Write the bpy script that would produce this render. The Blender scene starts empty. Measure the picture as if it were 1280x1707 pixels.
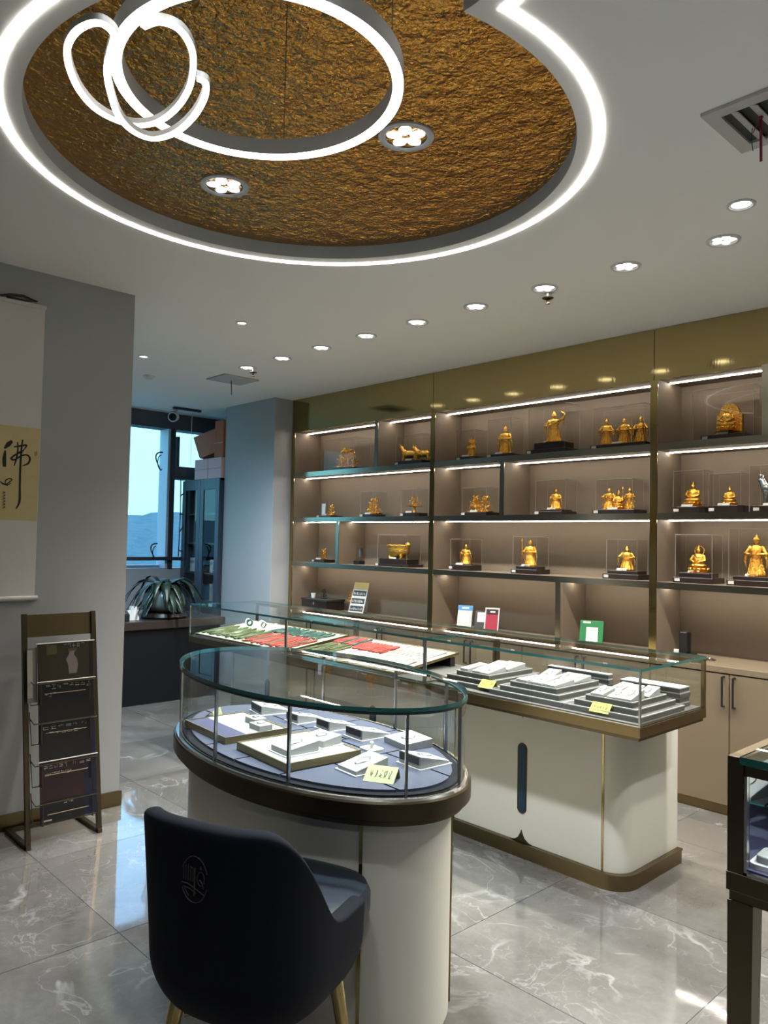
import bpy, bmesh, math, random
from mathutils import Vector, Matrix, Euler
R = random.Random(7)
PI = math.pi
scene = bpy.context.scene
COL = scene.collection

# ------------------------------------------------------------------ camera
YAW, PITCH, ROLL, FPX, EYE = -0.81325701, 0.03745539, 0.02058058, 1282.94, 1.5
def cam_axes():
    f = Vector((math.sin(YAW)*math.cos(PITCH), math.cos(YAW)*math.cos(PITCH), math.sin(PITCH)))
    rt = Vector((math.cos(YAW), -math.sin(YAW), 0)); up = rt.cross(f)
    c, s = math.cos(ROLL), math.sin(ROLL)
    return c*rt + s*up, -s*rt + c*up, f
RT, UP, FW = cam_axes()
cam = bpy.data.cameras.new('camera'); camo = bpy.data.objects.new('camera', cam); COL.objects.link(camo)
m = Matrix((RT, UP, -FW)).transposed().to_4x4(); m.translation = (0, 0, EYE); camo.matrix_world = m
cam.sensor_fit = 'HORIZONTAL'; cam.sensor_width = 36; cam.lens = FPX/1280*36; cam.clip_start = 0.05; cam.clip_end = 2000
scene.camera = camo
# ------------------------------------------------------------------ world (pale hazy sky) and exposure
W = bpy.data.worlds.new('World'); scene.world = W; W.use_nodes = True
wn, wl = W.node_tree.nodes, W.node_tree.links
bgn = wn['Background']
tcw = wn.new('ShaderNodeTexCoord'); sx = wn.new('ShaderNodeSeparateXYZ'); wl.new(tcw.outputs['Generated'], sx.inputs[0])
rmp = wn.new('ShaderNodeValToRGB'); wl.new(sx.outputs['Z'], rmp.inputs[0]); wl.new(rmp.outputs[0], bgn.inputs[0])
rmp.color_ramp.elements[0].position = 0.0; rmp.color_ramp.elements[0].color = (0.145, 0.345, 0.445, 1)
rmp.color_ramp.elements[1].position = 0.5; rmp.color_ramp.elements[1].color = (0.19, 0.30, 0.54, 1)
bgn.inputs[1].default_value = 3.6
scene.view_settings.view_transform = 'Standard'; scene.view_settings.look = 'None'
scene.view_settings.exposure = 0.8; scene.view_settings.gamma = 1.0; scene.view_settings.use_curve_mapping = False
scene.cycles.max_bounces = 10; scene.cycles.transparent_max_bounces = 32; scene.cycles.sample_clamp_indirect = 4.0
scene.cycles.caustics_reflective = False; scene.cycles.caustics_refractive = False
SPOT_W = 100.0      # row downlights
DOME_W = 300.0      # cool downlights in the gold dome
STRIP_E = 4.2      # ceiling light strip
PEND_E = 4.5       # pendant
SHELF_E = 30.0     # shelf light strips

CEIL = 2.87
# ------------------------------------------------------------------ materials
MATS = {}
def nodes_of(name):
    mt = bpy.data.materials.new(name); mt.use_nodes = True; MATS[name] = mt
    return mt, mt.node_tree.nodes, mt.node_tree.links, mt.node_tree.nodes['Principled BSDF']
def mat(name, c, rough=0.5, metal=0.0, var=0.0, vscale=8.0, bump=0.0, bscale=40.0, coat=0.0, spec=0.5, stretch=None, sheen=0.0):
    mt, n, l, b = nodes_of(name)
    b.inputs['Base Color'].default_value = (*c, 1); b.inputs['Roughness'].default_value = rough
    b.inputs['Metallic'].default_value = metal; b.inputs['Specular IOR Level'].default_value = spec
    if coat: b.inputs['Coat Weight'].default_value = coat; b.inputs['Coat Roughness'].default_value = 0.08
    if sheen: b.inputs['Sheen Weight'].default_value = sheen
    tc = n.new('ShaderNodeTexCoord'); mp = n.new('ShaderNodeMapping'); l.new(tc.outputs['Object'], mp.inputs[0])
    if stretch: mp.inputs['Scale'].default_value = stretch
    if var:
        t = n.new('ShaderNodeTexNoise'); t.inputs['Scale'].default_value = vscale; t.inputs['Detail'].default_value = 4
        l.new(mp.outputs[0], t.inputs['Vector'])
        mx = n.new('ShaderNodeMix'); mx.data_type = 'RGBA'
        mx.inputs[6].default_value = (*[max(0, x*(1-var)) for x in c], 1); mx.inputs[7].default_value = (*[min(1, x*(1+var)) for x in c], 1)
        l.new(t.outputs['Fac'], mx.inputs[0]); l.new(mx.outputs[2], b.inputs['Base Color'])
    if bump:
        t2 = n.new('ShaderNodeTexNoise'); t2.inputs['Scale'].default_value = bscale; t2.inputs['Detail'].default_value = 3
        l.new(mp.outputs[0], t2.inputs['Vector'])
        bp = n.new('ShaderNodeBump'); bp.inputs['Strength'].default_value = bump; bp.inputs['Distance'].default_value = 0.01
        l.new(t2.outputs['Fac'], bp.inputs['Height']); l.new(bp.outputs[0], b.inputs['Normal'])
    return mt
def emit(name, c, s):
    mt, n, l, b = nodes_of(name)
    b.inputs['Base Color'].default_value = (0.8, 0.8, 0.8, 1)
    b.inputs['Emission Color'].default_value = (*c, 1); b.inputs['Emission Strength'].default_value = s
    return mt
def glass(name, tint=(0.97, 0.985, 0.98), ior=1.5, gl=1.0):
    mt = bpy.data.materials.new(name); mt.use_nodes = True; MATS[name] = mt
    n, l = mt.node_tree.nodes, mt.node_tree.links; n.clear()
    out = n.new('ShaderNodeOutputMaterial'); mx = n.new('ShaderNodeMixShader'); tr = n.new('ShaderNodeBsdfTransparent'); go = n.new('ShaderNodeBsdfGlossy')
    tr.inputs[0].default_value = (*tint, 1); go.inputs['Roughness'].default_value = 0.0; go.inputs[0].default_value = (gl, gl, gl, 1)
    fr = n.new('ShaderNodeFresnel'); fr.inputs[0].default_value = ior
    ge = n.new('ShaderNodeNewGeometry'); iv = n.new('ShaderNodeMath'); iv.operation = 'SUBTRACT'; iv.inputs[0].default_value = 1.0
    l.new(ge.outputs['Backfacing'], iv.inputs[1])
    mu = n.new('ShaderNodeMath'); mu.operation = 'MULTIPLY'; l.new(fr.outputs[0], mu.inputs[0]); l.new(iv.outputs[0], mu.inputs[1])
    l.new(mu.outputs[0], mx.inputs[0]); l.new(tr.outputs[0], mx.inputs[1]); l.new(go.outputs[0], mx.inputs[2]); l.new(mx.outputs[0], out.inputs[0])
    return mt

mat('paint', (0.38, 0.386, 0.384), 0.75, var=0.03, vscale=2)
mat('ceiling_paint', (0.90, 0.885, 0.84), 0.8, var=0.02, vscale=1.5)
mat('grout', (0.22, 0.21, 0.20), 0.8)
mat('bronze', (0.22, 0.165, 0.085), 0.30, 1.0, var=0.06, vscale=3, stretch=(2, 2, 60))
mat('dark_bronze', (0.125, 0.098, 0.062), 0.32, 1.0, var=0.08, vscale=4)
mat('brass', (0.42, 0.33, 0.145), 0.13, 1.0, var=0.05, vscale=3, stretch=(2, 2, 40))
mat('header_brass', (0.40, 0.32, 0.15), 0.075, 1.0, bump=0.03, bscale=6, stretch=(14, 1, 0.6))
mat('shelf_metal', (0.36, 0.33, 0.255), 0.2, 1.0, var=0.05, vscale=3, stretch=(2, 2, 40))
mat('taupe', (0.168, 0.130, 0.090), 0.62, var=0.03, vscale=5)
mat('cream_lacquer', (0.66, 0.64, 0.545), 0.40, var=0.015, vscale=2)
mat('tan_lacquer', (0.138, 0.105, 0.068), 0.45, var=0.02, vscale=3)
mat('teal', (0.004, 0.030, 0.055), 0.35)
mat('black', (0.008, 0.008, 0.009), 0.35)
mat('black_wood', (0.016, 0.010, 0.008), 0.28, var=0.3, vscale=12, coat=0.3)
mat('velvet', (0.0025, 0.0033, 0.0075), 0.85, var=0.2, vscale=30, spec=0.2, sheen=0.015)
mat('seat_leather', (0.010, 0.016, 0.026), 0.42, spec=0.5)
mat('embroidery', (0.032, 0.032, 0.034), 0.6)
mat('white_plastic', (0.72, 0.72, 0.70), 0.4)
mat('white_pad', (0.36, 0.36, 0.35), 0.6, bump=0.1, bscale=300)
mat('cream_pad', (0.36, 0.34, 0.27), 0.6, bump=0.1, bscale=300)
mat('grey_velvet', (0.085, 0.080, 0.075), 0.8, var=0.15, vscale=40)
mat('felt', (0.060, 0.067, 0.102), 0.85, var=0.06, vscale=50, bump=0.15, bscale=400)
mat('navy', (0.045, 0.045, 0.10), 0.7)
mat('gold_frame', (0.30, 0.24, 0.12), 0.35, 0.9)
mat('note_yellow', (0.52, 0.49, 0.075), 0.7)
mat('note_cream', (0.36, 0.35, 0.19), 0.7)
mat('ink', (0.01, 0.009, 0.008), 0.6)
mat('pencil', (0.10, 0.10, 0.07), 0.7)
mat('paper', (0.66, 0.63, 0.595), 0.75, var=0.02, vscale=4)
mat('silk_gold', (0.62, 0.50, 0.235), 0.7, var=0.06, vscale=25)
mat('red_cord', (0.46, 0.03, 0.018), 0.5, var=0.3, vscale=60)
mat('rust_cord', (0.25, 0.045, 0.025), 0.5, var=0.4, vscale=60)
mat('dark_red', (0.30, 0.03, 0.03), 0.5, var=0.3, vscale=60)
mat('jade', (0.055, 0.085, 0.026), 0.3, var=0.4, vscale=30)
mat('olive_cord', (0.10, 0.10, 0.045), 0.5, var=0.3, vscale=40)
mat('teal_jade', (0.03, 0.075, 0.065), 0.3, var=0.3, vscale=30)
mat('pearl', (0.75, 0.75, 0.73), 0.15)
mat('silver', (0.6, 0.6, 0.6), 0.18, 1.0)
mat('steel', (0.42, 0.44, 0.45), 0.25, 1.0)
mat('gold', (0.95, 0.55, 0.095), 0.25, 1.0, var=0.05, vscale=30, bump=0.8, bscale=90)
mat('gold_smooth', (1.0, 0.72, 0.25), 0.16, 1.0)
mat('window_frame', (0.50, 0.58, 0.66), 0.45)
mat('dark_frame', (0.030, 0.036, 0.045), 0.4)
mat('header_paint', (0.075, 0.085, 0.10), 0.6)
mat('bookcase', (0.050, 0.070, 0.095), 0.4)
mat('carton', (0.75, 0.47, 0.48), 0.85, var=0.12, vscale=60)
mat('carton_salmon', (0.58, 0.27, 0.20), 0.85, var=0.08, vscale=20)
mat('carton_red', (0.42, 0.14, 0.07), 0.85, var=0.08, vscale=20)
mat('pot_glaze', (0.065, 0.095, 0.092), 0.25, var=0.1, vscale=4)
mat('leaf', (0.006, 0.017, 0.008), 0.4, var=0.4, vscale=9)
mat('bark', (0.12, 0.08, 0.05), 0.8)
mat('desk_top', (0.028, 0.018, 0.015), 0.35)
mat('desk_front', (0.0025, 0.003, 0.005), 0.6, spec=0.2)
mat('light_body', (0.30, 0.29, 0.27), 0.45)
mat('ring_grey', (0.62, 0.62, 0.63), 0.4)
mat('grille', (0.50, 0.49, 0.46), 0.5)
mat('duct_dark', (0.05, 0.05, 0.04), 0.9)
mat('ribbon', (0.20, 0.008, 0.022), 0.6)
mat('glass_edge', (0.02, 0.115, 0.105), 0.12, spec=0.8)
mat('acrylic_edge', (0.30, 0.28, 0.24), 0.2)
mat('blue_print', (0.03, 0.17, 0.34), 0.5)
mat('grey_print', (0.33, 0.35, 0.335), 0.5)
mat('red_print', (0.22, 0.009, 0.028), 0.4)
mat('green_print', (0.004, 0.12, 0.032), 0.4)
mat('dark_print', (0.022, 0.023, 0.022), 0.45)
mat('gold_print', (0.36, 0.28, 0.11), 0.4)
mat('pale_print', (0.44, 0.445, 0.41), 0.5)
mat('mag_title', (0.30, 0.285, 0.25), 0.5)
mat('mag_skin', (0.15, 0.125, 0.115), 0.5)
mat('mag_brown', (0.026, 0.020, 0.009), 0.35)
mat('mag_black', (0.007, 0.0055, 0.0055), 0.35)
mat('mag_wine', (0.022, 0.007, 0.009), 0.35, var=0.8, vscale=8)
mat('mag_blue', (0.007, 0.008, 0.022), 0.35)
mat('mag_olive', (0.065, 0.056, 0.018), 0.4)
mat('hill', (0.095, 0.165, 0.165), 0.95, var=0.35, vscale=0.35)  # bluish distance haze is mixed into the hill's base colour
mat('hill_near', (0.20, 0.27, 0.22), 0.95, var=0.35, vscale=0.6)
mat('mirror_back', (0.82, 0.86, 0.9), 0.04, 1.0)
emit('led_white', (1.0, 0.98, 0.93), STRIP_E)
emit('led_pendant', (1.0, 0.98, 0.93), PEND_E)
emit('led_shelf', (1.0, 0.90, 0.78), SHELF_E)
emit('led_case', (1.0, 0.97, 0.93), 2.5)
emit('led_cool', (0.86, 0.93, 1.0), 2.2)
emit('led_warm', (1.0, 0.97, 0.90), 3.0)
emit('led_table', (0.85, 0.93, 1.0), 45.0)
emit('lamp_white', (0.9, 0.95, 1.0), 4.0)
glass('glass', (0.965, 0.985, 0.975), 1.5)
glass('window_glass', (0.84, 0.97, 0.97), 1.45)
glass('acrylic', (0.975, 0.97, 0.965), 1.25)
glass('crystal', (0.80, 0.80, 0.80), 1.6)

def marble():
    mt, n, l, b = nodes_of('marble')
    ge = n.new('ShaderNodeNewGeometry'); oi = n.new('ShaderNodeObjectInfo')
    off = n.new('ShaderNodeVectorMath'); off.operation = 'MULTIPLY_ADD'
    cb = n.new('ShaderNodeCombineXYZ'); l.new(oi.outputs['Random'], cb.inputs[0]); l.new(oi.outputs['Random'], cb.inputs[1])
    l.new(cb.outputs[0], off.inputs[0]); off.inputs[1].default_value = (37, 91, 0); l.new(ge.outputs['Position'], off.inputs[2])
    cl = n.new('ShaderNodeTexNoise'); cl.inputs['Scale'].default_value = 1.6; cl.inputs['Detail'].default_value = 6; cl.inputs['Distortion'].default_value = 0.8
    l.new(off.outputs[0], cl.inputs['Vector'])
    r1 = n.new('ShaderNodeValToRGB'); l.new(cl.outputs['Fac'], r1.inputs[0])
    e = r1.color_ramp.elements; e[0].position = 0.3; e[0].color = (0.088, 0.083, 0.075, 1); e[1].position = 0.72; e[1].color = (0.165, 0.157, 0.144, 1)
    fine = n.new('ShaderNodeTexNoise'); fine.inputs['Scale'].default_value = 22; fine.inputs['Detail'].default_value = 6; fine.inputs['Roughness'].default_value = 0.7
    l.new(off.outputs[0], fine.inputs['Vector'])
    m0 = n.new('ShaderNodeMix'); m0.data_type = 'RGBA'; m0.blend_type = 'OVERLAY'; m0.inputs[0].default_value = 0.28
    l.new(r1.outputs[0], m0.inputs[6]); l.new(fine.outputs['Fac'], m0.inputs[7])
    col = m0.outputs[2]
    for sc, wd, amt, seed in ((1.7, 0.016, 0.55, 0.0), (4.2, 0.012, 0.35, 5.0), (9.0, 0.012, 0.2, 9.0)):
        ad = n.new('ShaderNodeVectorMath'); ad.operation = 'ADD'; ad.inputs[1].default_value = (seed, seed*2, seed); l.new(off.outputs[0], ad.inputs[0])
        v = n.new('ShaderNodeTexNoise'); v.inputs['Scale'].default_value = sc; v.inputs['Detail'].default_value = 5; v.inputs['Distortion'].default_value = 0.7
        l.new(ad.outputs[0], v.inputs['Vector'])
        s = n.new('ShaderNodeMath'); s.operation = 'SUBTRACT'; s.inputs[1].default_value = 0.5; l.new(v.outputs['Fac'], s.inputs[0])
        a = n.new('ShaderNodeMath'); a.operation = 'ABSOLUTE'; l.new(s.outputs[0], a.inputs[0])
        mr = n.new('ShaderNodeMapRange'); mr.inputs[1].default_value = 0; mr.inputs[2].default_value = wd; mr.inputs[3].default_value = amt; mr.inputs[4].default_value = 0
        l.new(a.outputs[0], mr.inputs[0])
        msk = n.new('ShaderNodeTexNoise'); msk.inputs['Scale'].default_value = 2.3; l.new(ad.outputs[0], msk.inputs['Vector'])
        mm = n.new('ShaderNodeMapRange'); mm.inputs[1].default_value = 0.47; mm.inputs[2].default_value = 0.62; l.new(msk.outputs['Fac'], mm.inputs[0])
        mu = n.new('ShaderNodeMath'); mu.operation = 'MULTIPLY'; l.new(mr.outputs[0], mu.inputs[0]); l.new(mm.outputs[0], mu.inputs[1])
        x = n.new('ShaderNodeMix'); x.data_type = 'RGBA'; l.new(mu.outputs[0], x.inputs[0]); l.new(col, x.inputs[6]); x.inputs[7].default_value = (0.36, 0.352, 0.338, 1)
        col = x.outputs[2]
    l.new(col, b.inputs['Base Color']); b.inputs['Roughness'].default_value = 0.06; b.inputs['Specular IOR Level'].default_value = 0.7; b.inputs['Coat Weight'].default_value = 0.6; b.inputs['Coat Roughness'].default_value = 0.03; b.inputs['Coat IOR'].default_value = 1.6
    bn = n.new('ShaderNodeTexNoise'); bn.inputs['Scale'].default_value = 3.5; l.new(ge.outputs['Position'], bn.inputs['Vector'])
    bp = n.new('ShaderNodeBump'); bp.inputs['Strength'].default_value = 0.02; bp.inputs['Distance'].default_value = 0.05; l.new(bn.outputs['Fac'], bp.inputs['Height']); l.new(bp.outputs[0], b.inputs['Normal'])
marble()
def hammered():
    mt, n, l, b = nodes_of('hammered_gold')
    b.inputs['Base Color'].default_value = (0.52, 0.265, 0.055, 1); b.inputs['Metallic'].default_value = 1; b.inputs['Roughness'].default_value = 0.07
    ge = n.new('ShaderNodeNewGeometry')
    t = n.new('ShaderNodeTexNoise'); t.inputs['Scale'].default_value = 55; t.inputs['Detail'].default_value = 2.0; t.inputs['Distortion'].default_value = 0.4
    l.new(ge.outputs['Position'], t.inputs['Vector'])
    bp = n.new('ShaderNodeBump'); bp.inputs['Strength'].default_value = 0.9; bp.inputs['Distance'].default_value = 0.009
    t3 = n.new('ShaderNodeTexNoise'); t3.inputs['Scale'].default_value = 17; t3.inputs['Detail'].default_value = 0.5; l.new(ge.outputs['Position'], t3.inputs['Vector'])
    ad = n.new('ShaderNodeMath'); ad.operation = 'MULTIPLY_ADD'; ad.inputs[1].default_value = 1.3; l.new(t3.outputs['Fac'], ad.inputs[0]); l.new(t.outputs['Fac'], ad.inputs[2])
    l.new(ad.outputs[0], bp.inputs['Height']); l.new(bp.outputs[0], b.inputs['Normal'])
hammered()

# ------------------------------------------------------------------ mesh builder
class MB:
    def __init__(s): s.v = []; s.f = []; s.m = []
    def add(s, vs, fs, mi=0, M=None):
        o = len(s.v)
        s.v += [(M @ Vector(p) if M else Vector(p)) for p in vs]
        s.f += [tuple(i+o for i in f) for f in fs]; s.m += [mi]*len(fs); return s
    def box(s, a, b, mi=0, M=None):
        x0, y0, z0 = a; x1, y1, z1 = b
        vs = [(x0,y0,z0),(x1,y0,z0),(x1,y1,z0),(x0,y1,z0),(x0,y0,z1),(x1,y0,z1),(x1,y1,z1),(x0,y1,z1)]
        return s.add(vs, [(0,3,2,1),(4,5,6,7),(0,1,5,4),(1,2,6,5),(2,3,7,6),(3,0,4,7)], mi, M)
    def pane(s, a, b, M=None):            # slab with edge material 1 on its thin sides
        d = [b[i]-a[i] for i in range(3)]; k = d.index(min(d)); n0 = len(s.m)
        s.box(a, b, 1, M)
        for i, ax in enumerate((2, 2, 1, 0, 1, 0)):
            if ax == k: s.m[n0+i] = 0
        return s
    def prism(s, poly, z0, z1, mi=0, M=None, side=None):
        n = len(poly); vs = [(x, y, z0) for x, y in poly] + [(x, y, z1) for x, y in poly]
        s.add(vs, [tuple(range(n-1, -1, -1)), tuple(range(n, 2*n))], mi, M)
        o = len(s.v) - 2*n
        s.f += [(o+i, o+(i+1) % n, o+n+(i+1) % n, o+n+i) for i in range(n)]; s.m += [mi if side is None else side]*n
        return s
    def lathe(s, prof, n=24, mi=0, M=None, cap=True):
        vs = []; fs = []
        for r, z in prof:
            vs += [(r*math.cos(2*PI*k/n), r*math.sin(2*PI*k/n), z) for k in range(n)]
        for j in range(len(prof)-1):
            for k in range(n):
                a = j*n+k; b = j*n+(k+1) % n; fs.append((a, b, b+n, a+n))
        if cap: fs.append(tuple(range(n-1, -1, -1))); fs.append(tuple(range((len(prof)-1)*n, len(prof)*n)))
        return s.add(vs, fs, mi, M)
    def ell(s, c, r, n=12, mi=0, M=None):
        if not hasattr(r, '__len__'): r = (r, r, r)
        vs = [(c[0], c[1], c[2]-r[2])]; k2 = max(4, n//2)
        for j in range(1, k2):
            t = -PI/2 + PI*j/k2
            vs += [(c[0]+r[0]*math.cos(t)*math.cos(2*PI*k/n), c[1]+r[1]*math.cos(t)*math.sin(2*PI*k/n), c[2]+r[2]*math.sin(t)) for k in range(n)]
        vs.append((c[0], c[1], c[2]+r[2])); L = len(vs)-1; fs = []
        for k in range(n): fs.append((0, 1+(k+1) % n, 1+k))
        for j in range(k2-2):
            for k in range(n): a = 1+j*n+k; b = 1+j*n+(k+1) % n; fs.append((a, b, b+n, a+n))
        o = 1+(k2-2)*n
        for k in range(n): fs.append((o+k, o+(k+1) % n, L))
        return s.add(vs, fs, mi, M)
    def tube(s, pts, r, n=8, mi=0, closed=False, M=None):
        pts = [Vector(p) for p in pts]; N = len(pts); vs = []; fs = []; prev = None
        for i, p in enumerate(pts):
            if closed: t = pts[(i+1) % N]-pts[i-1]
            else: t = pts[min(i+1, N-1)]-pts[max(i-1, 0)]
            t = t.normalized() if t.length > 1e-9 else Vector((0, 0, 1))
            if prev is None: a = Vector((0, 0, 1)) if abs(t.z) < 0.9 else Vector((1, 0, 0)); u = t.cross(a).normalized()
            else: u = (prev - t*prev.dot(t)).normalized()
            prev = u; w = t.cross(u); rr = r[i] if hasattr(r, '__len__') else r
            vs += [p + rr*(u*math.cos(2*PI*k/n) + w*math.sin(2*PI*k/n)) for k in range(n)]
        for i in range(N if closed else N-1):
            for k in range(n):
                a = i*n+k; b = i*n+(k+1) % n; c = ((i+1) % N)*n
                fs.append((a, b, c+(k+1) % n, c+k))
        if not closed: fs.append(tuple(range(n-1, -1, -1))); fs.append(tuple(range((N-1)*n, N*n)))
        return s.add(vs, fs, mi, M)
    def bar(s, p, q, w, h, mi=0):          # square bar between two points (w horizontal, h other)
        p, q = Vector(p), Vector(q); t = (q-p).normalized(); a = Vector((0, 0, 1)) if abs(t.z) < 0.95 else Vector((0, 1, 0))
        u = t.cross(a).normalized(); v = u.cross(t).normalized()
        vs = [e + u*sx*w/2 + v*sy*h/2 for e in (p, q) for sx, sy in ((-1,-1),(1,-1),(1,1),(-1,1))]
        return s.add(vs, [(3,2,1,0),(4,5,6,7),(0,1,5,4),(1,2,6,5),(2,3,7,6),(3,0,4,7)], mi)
    def build(s, name, mats, parent=None, smooth=None, bevel=0, local=False, seg=2):
        me = bpy.data.meshes.new(name)
        pm = MW.get(parent.name, Matrix()) if parent and not local else Matrix()
        inv = pm.inverted()
        me.from_pydata([inv @ p for p in s.v], [], s.f); me.update()
        if isinstance(mats, str): mats = [mats]
        for q in mats: me.materials.append(MATS[q])
        me.polygons.foreach_set('material_index', s.m)
        if smooth is not None:
            me.polygons.foreach_set('use_smooth', [True]*len(me.polygons)); me.set_sharp_from_angle(angle=math.radians(smooth))
        o = bpy.data.objects.new(name, me); COL.objects.link(o)
        if parent: o.parent = parent; MW[o.name] = pm.copy()
        else: MW[o.name] = Matrix()
        if bevel:
            bm = o.modifiers.new('bevel', 'BEVEL'); bm.width = bevel; bm.segments = seg; bm.limit_method = 'ANGLE'; bm.harden_normals = False
        return o
MW = {}
def thing(name, loc, label, cat, group=None, rz=0):
    o = bpy.data.objects.new(name, None); COL.objects.link(o); o.empty_display_size = 0.05
    o.location = loc; o.rotation_euler = (0, 0, rz)
    MW[o.name] = Matrix.Translation(loc) @ Matrix.Rotation(rz, 4, 'Z')
    o['label'] = label; o['category'] = cat
    if group: o['group'] = group
    return o
def solo(o, loc, label, cat, group=None):        # a one-mesh thing: move its origin to loc
    d = Vector(loc); o.data.transform(Matrix.Translation(-d)); o.location = d
    o['label'] = label; o['category'] = cat
    if group: o['group'] = group
    return o
def struct(o, label=None, cat=None):
    o['kind'] = 'structure'
    if label: o['label'] = label
    if cat: o['category'] = cat
    return o
def copy_tree(o, parent=None):
    c = o.copy(); COL.objects.link(c); c.parent = parent
    MW[c.name] = MW.get(o.name, Matrix()).copy()
    for ch in list(o.children): copy_tree(ch, c)
    return c
def px(p, axis, val):                            # where the line of sight through a photo pixel meets a plane of the room
    d = RT*((p[0]-640)/FPX) - UP*((p[1]-853.5)/FPX) + FW
    o = Vector((0, 0, EYE)); return o + d*((val-o[axis])/d[axis])
def ordinal(k): return ['first','second','third','fourth','fifth','sixth','seventh','eighth','ninth','tenth'][k]
def spot(name, loc, w, size, blend, col, parent, rad=0.03):
    L = bpy.data.lights.new(name, 'SPOT'); L.energy = w; L.spot_size = math.radians(size); L.spot_blend = blend; L.color = col; L.shadow_soft_size = rad
    o = bpy.data.objects.new(name, L); COL.objects.link(o); o.parent = parent; o.location = loc
    return o

# ================================================================== SETTING
X0, X1, Y0, Y1 = -8.04, 2.6, -2.6, 4.9
# floor: grout slab with polished tiles
fl = struct(MB().box((X0, Y0, -0.08), (X1, Y1, -0.004)).build('floor', 'grout'))
tw, th = 0.847, 0.845; g = 0.0015
tile_me = None
for i in range(-9, 6):
    for j in range(-6, 6):
        xa, ya = -1.127+i*tw, 1.335+j*th
        if xa+tw < X0-0.4 or xa > X1 or ya+th < Y0 or ya > Y1: continue
        if tile_me is None:
            t0 = MB().box((g, g, -0.02), (tw-g, th-g, 0)).build('tile', 'marble', fl); tile_me = t0.data; t = t0
        else:
            t = t0.copy(); COL.objects.link(t)
        t.location = (xa, ya, 0)
# ceiling with a two-lobed recess, gold panel and light strip
CA, RA, RB = Vector((-2.209, 1.677)), 1.02, 0.60
CB = Vector((-1.196-0.148*RB, 1.527-0.989*RB))
def lobes(d, n=120):
    ra, rb = RA+d, RB+d; D = (CB-CA).length; u = (CB-CA)/D; w = Vector((-u.y, u.x))
    a = (ra*ra-rb*rb+D*D)/(2*D); h = math.sqrt(ra*ra-a*a)
    p1, p2 = CA+u*a+w*h, CA+u*a-w*h
    a1 = math.atan2(*(p1-CA).yx); a2 = math.atan2(*(p2-CA).yx)
    while a2 < a1: a2 += 2*PI
    out = [CA+ra*Vector((math.cos(t), math.sin(t))) for t in [a1+(a2-a1)*k/n for k in range(n)]]
    b1 = math.atan2(*(p2-CB).yx); b2 = math.atan2(*(p1-CB).yx)
    while b2 < b1: b2 += 2*PI
    out += [CB+rb*Vector((math.cos(t), math.sin(t))) for t in [b1+(b2-b1)*k/(n//2) for k in range(n//2)]]
    return [(p.x, p.y) for p in out]
hole = lobes(-0.072)
bm = bmesh.new()
hv = [bm.verts.new((x, y, CEIL)) for x, y in hole]; ov = [bm.verts.new((x, y, CEIL)) for x, y in ((X0, Y0), (X1, Y0), (X1, Y1), (X0, Y1))]
ed = [bm.edges.new((l[k], l[(k+1) % len(l)])) for l in (hv, ov) for k in range(len(l))]
bmesh.ops.triangle_fill(bm, use_beauty=True, use_dissolve=False, edges=ed)
tv = [bm.verts.new((x, y, 2.935)) for x, y in hole]
for k in range(len(hv)):
    k2 = (k+1) % len(hv); bm.faces.new((hv[k], hv[k2], tv[k2], tv[k]))
rv = [bm.verts.new((x, y, 3.12)) for x, y in ((X0, Y0), (X1, Y0), (X1, Y1), (X0, Y1))]
bm.faces.new(rv)
for k in range(4): bm.faces.new((ov[k], ov[(k+1) % 4], rv[(k+1) % 4], rv[k]))
bmesh.ops.recalc_face_normals(bm, faces=bm.faces)
me = bpy.data.meshes.new('ceiling'); bm.to_mesh(me); bm.free(); me.materials.append(MATS['ceiling_paint'])
ceil = bpy.data.objects.new('ceiling', me); COL.objects.link(ceil); struct(ceil); MW['ceiling'] = Matrix()
go = MB().prism(lobes(-0.06), 2.93, 2.95).build('gold_panel', 'hammered_gold', ceil); go['label'] = 'hammered golden metal panel inside the round ceiling recess'
si, so = lobes(-0.013), lobes(0.013); N = len(si); sb = MB()
for k in range(N):
    k2 = (k+1) % N
    vs = [(*si[k], CEIL-0.004), (*so[k], CEIL-0.004), (*so[k2], CEIL-0.004), (*si[k2], CEIL-0.004)] + [(*q, CEIL+0.006) for q in (si[k], so[k], so[k2], si[k2])]
    sb.add(vs, [(0, 1, 2, 3), (0, 4, 5, 1), (3, 2, 6, 7)])
ls = sb.build('light_strip', 'led_white', ceil); ls['label'] = 'bright white light strip around the ceiling recess'
# walls
struct(MB().box((-4.40, Y0, 0), (-4.15, 1.936, CEIL)).build('wall_left', 'paint'))
struct(MB().box((-4.15, Y0, 0), (-4.138, 1.936, 0.082)).box((-4.40, 1.936, 0), (-4.138, 1.948, 0.082)).build('baseboard_left', 'bronze'))
struct(MB().box((X0, Y1, 0), (X1, Y1+0.15, CEIL)).build('wall_back', 'paint'))
struct(MB().box((X1, Y0, 0), (X1+0.15, Y1, CEIL)).build('wall_right', 'paint'))
struct(MB().box((-7.01, 4.316, 0), (-6.128, Y1, CEIL)).build('wall_pillar', 'paint', bevel=0.004))
struct(MB().box((X0, Y0-0.15, 0), (X1, Y0, CEIL)).build('wall_front', 'paint'))
ww = struct(MB().box((X0, Y0, 0), (-7.84, Y1, 1.15)).box((X0, Y0, 1.15), (-7.84, 2.1, CEIL)).build('wall_window', 'paint'))
struct(MB().box((X0, 2.1, 2.695), (-7.84, Y1, CEIL)).build('trim_1', 'header_paint'))
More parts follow.
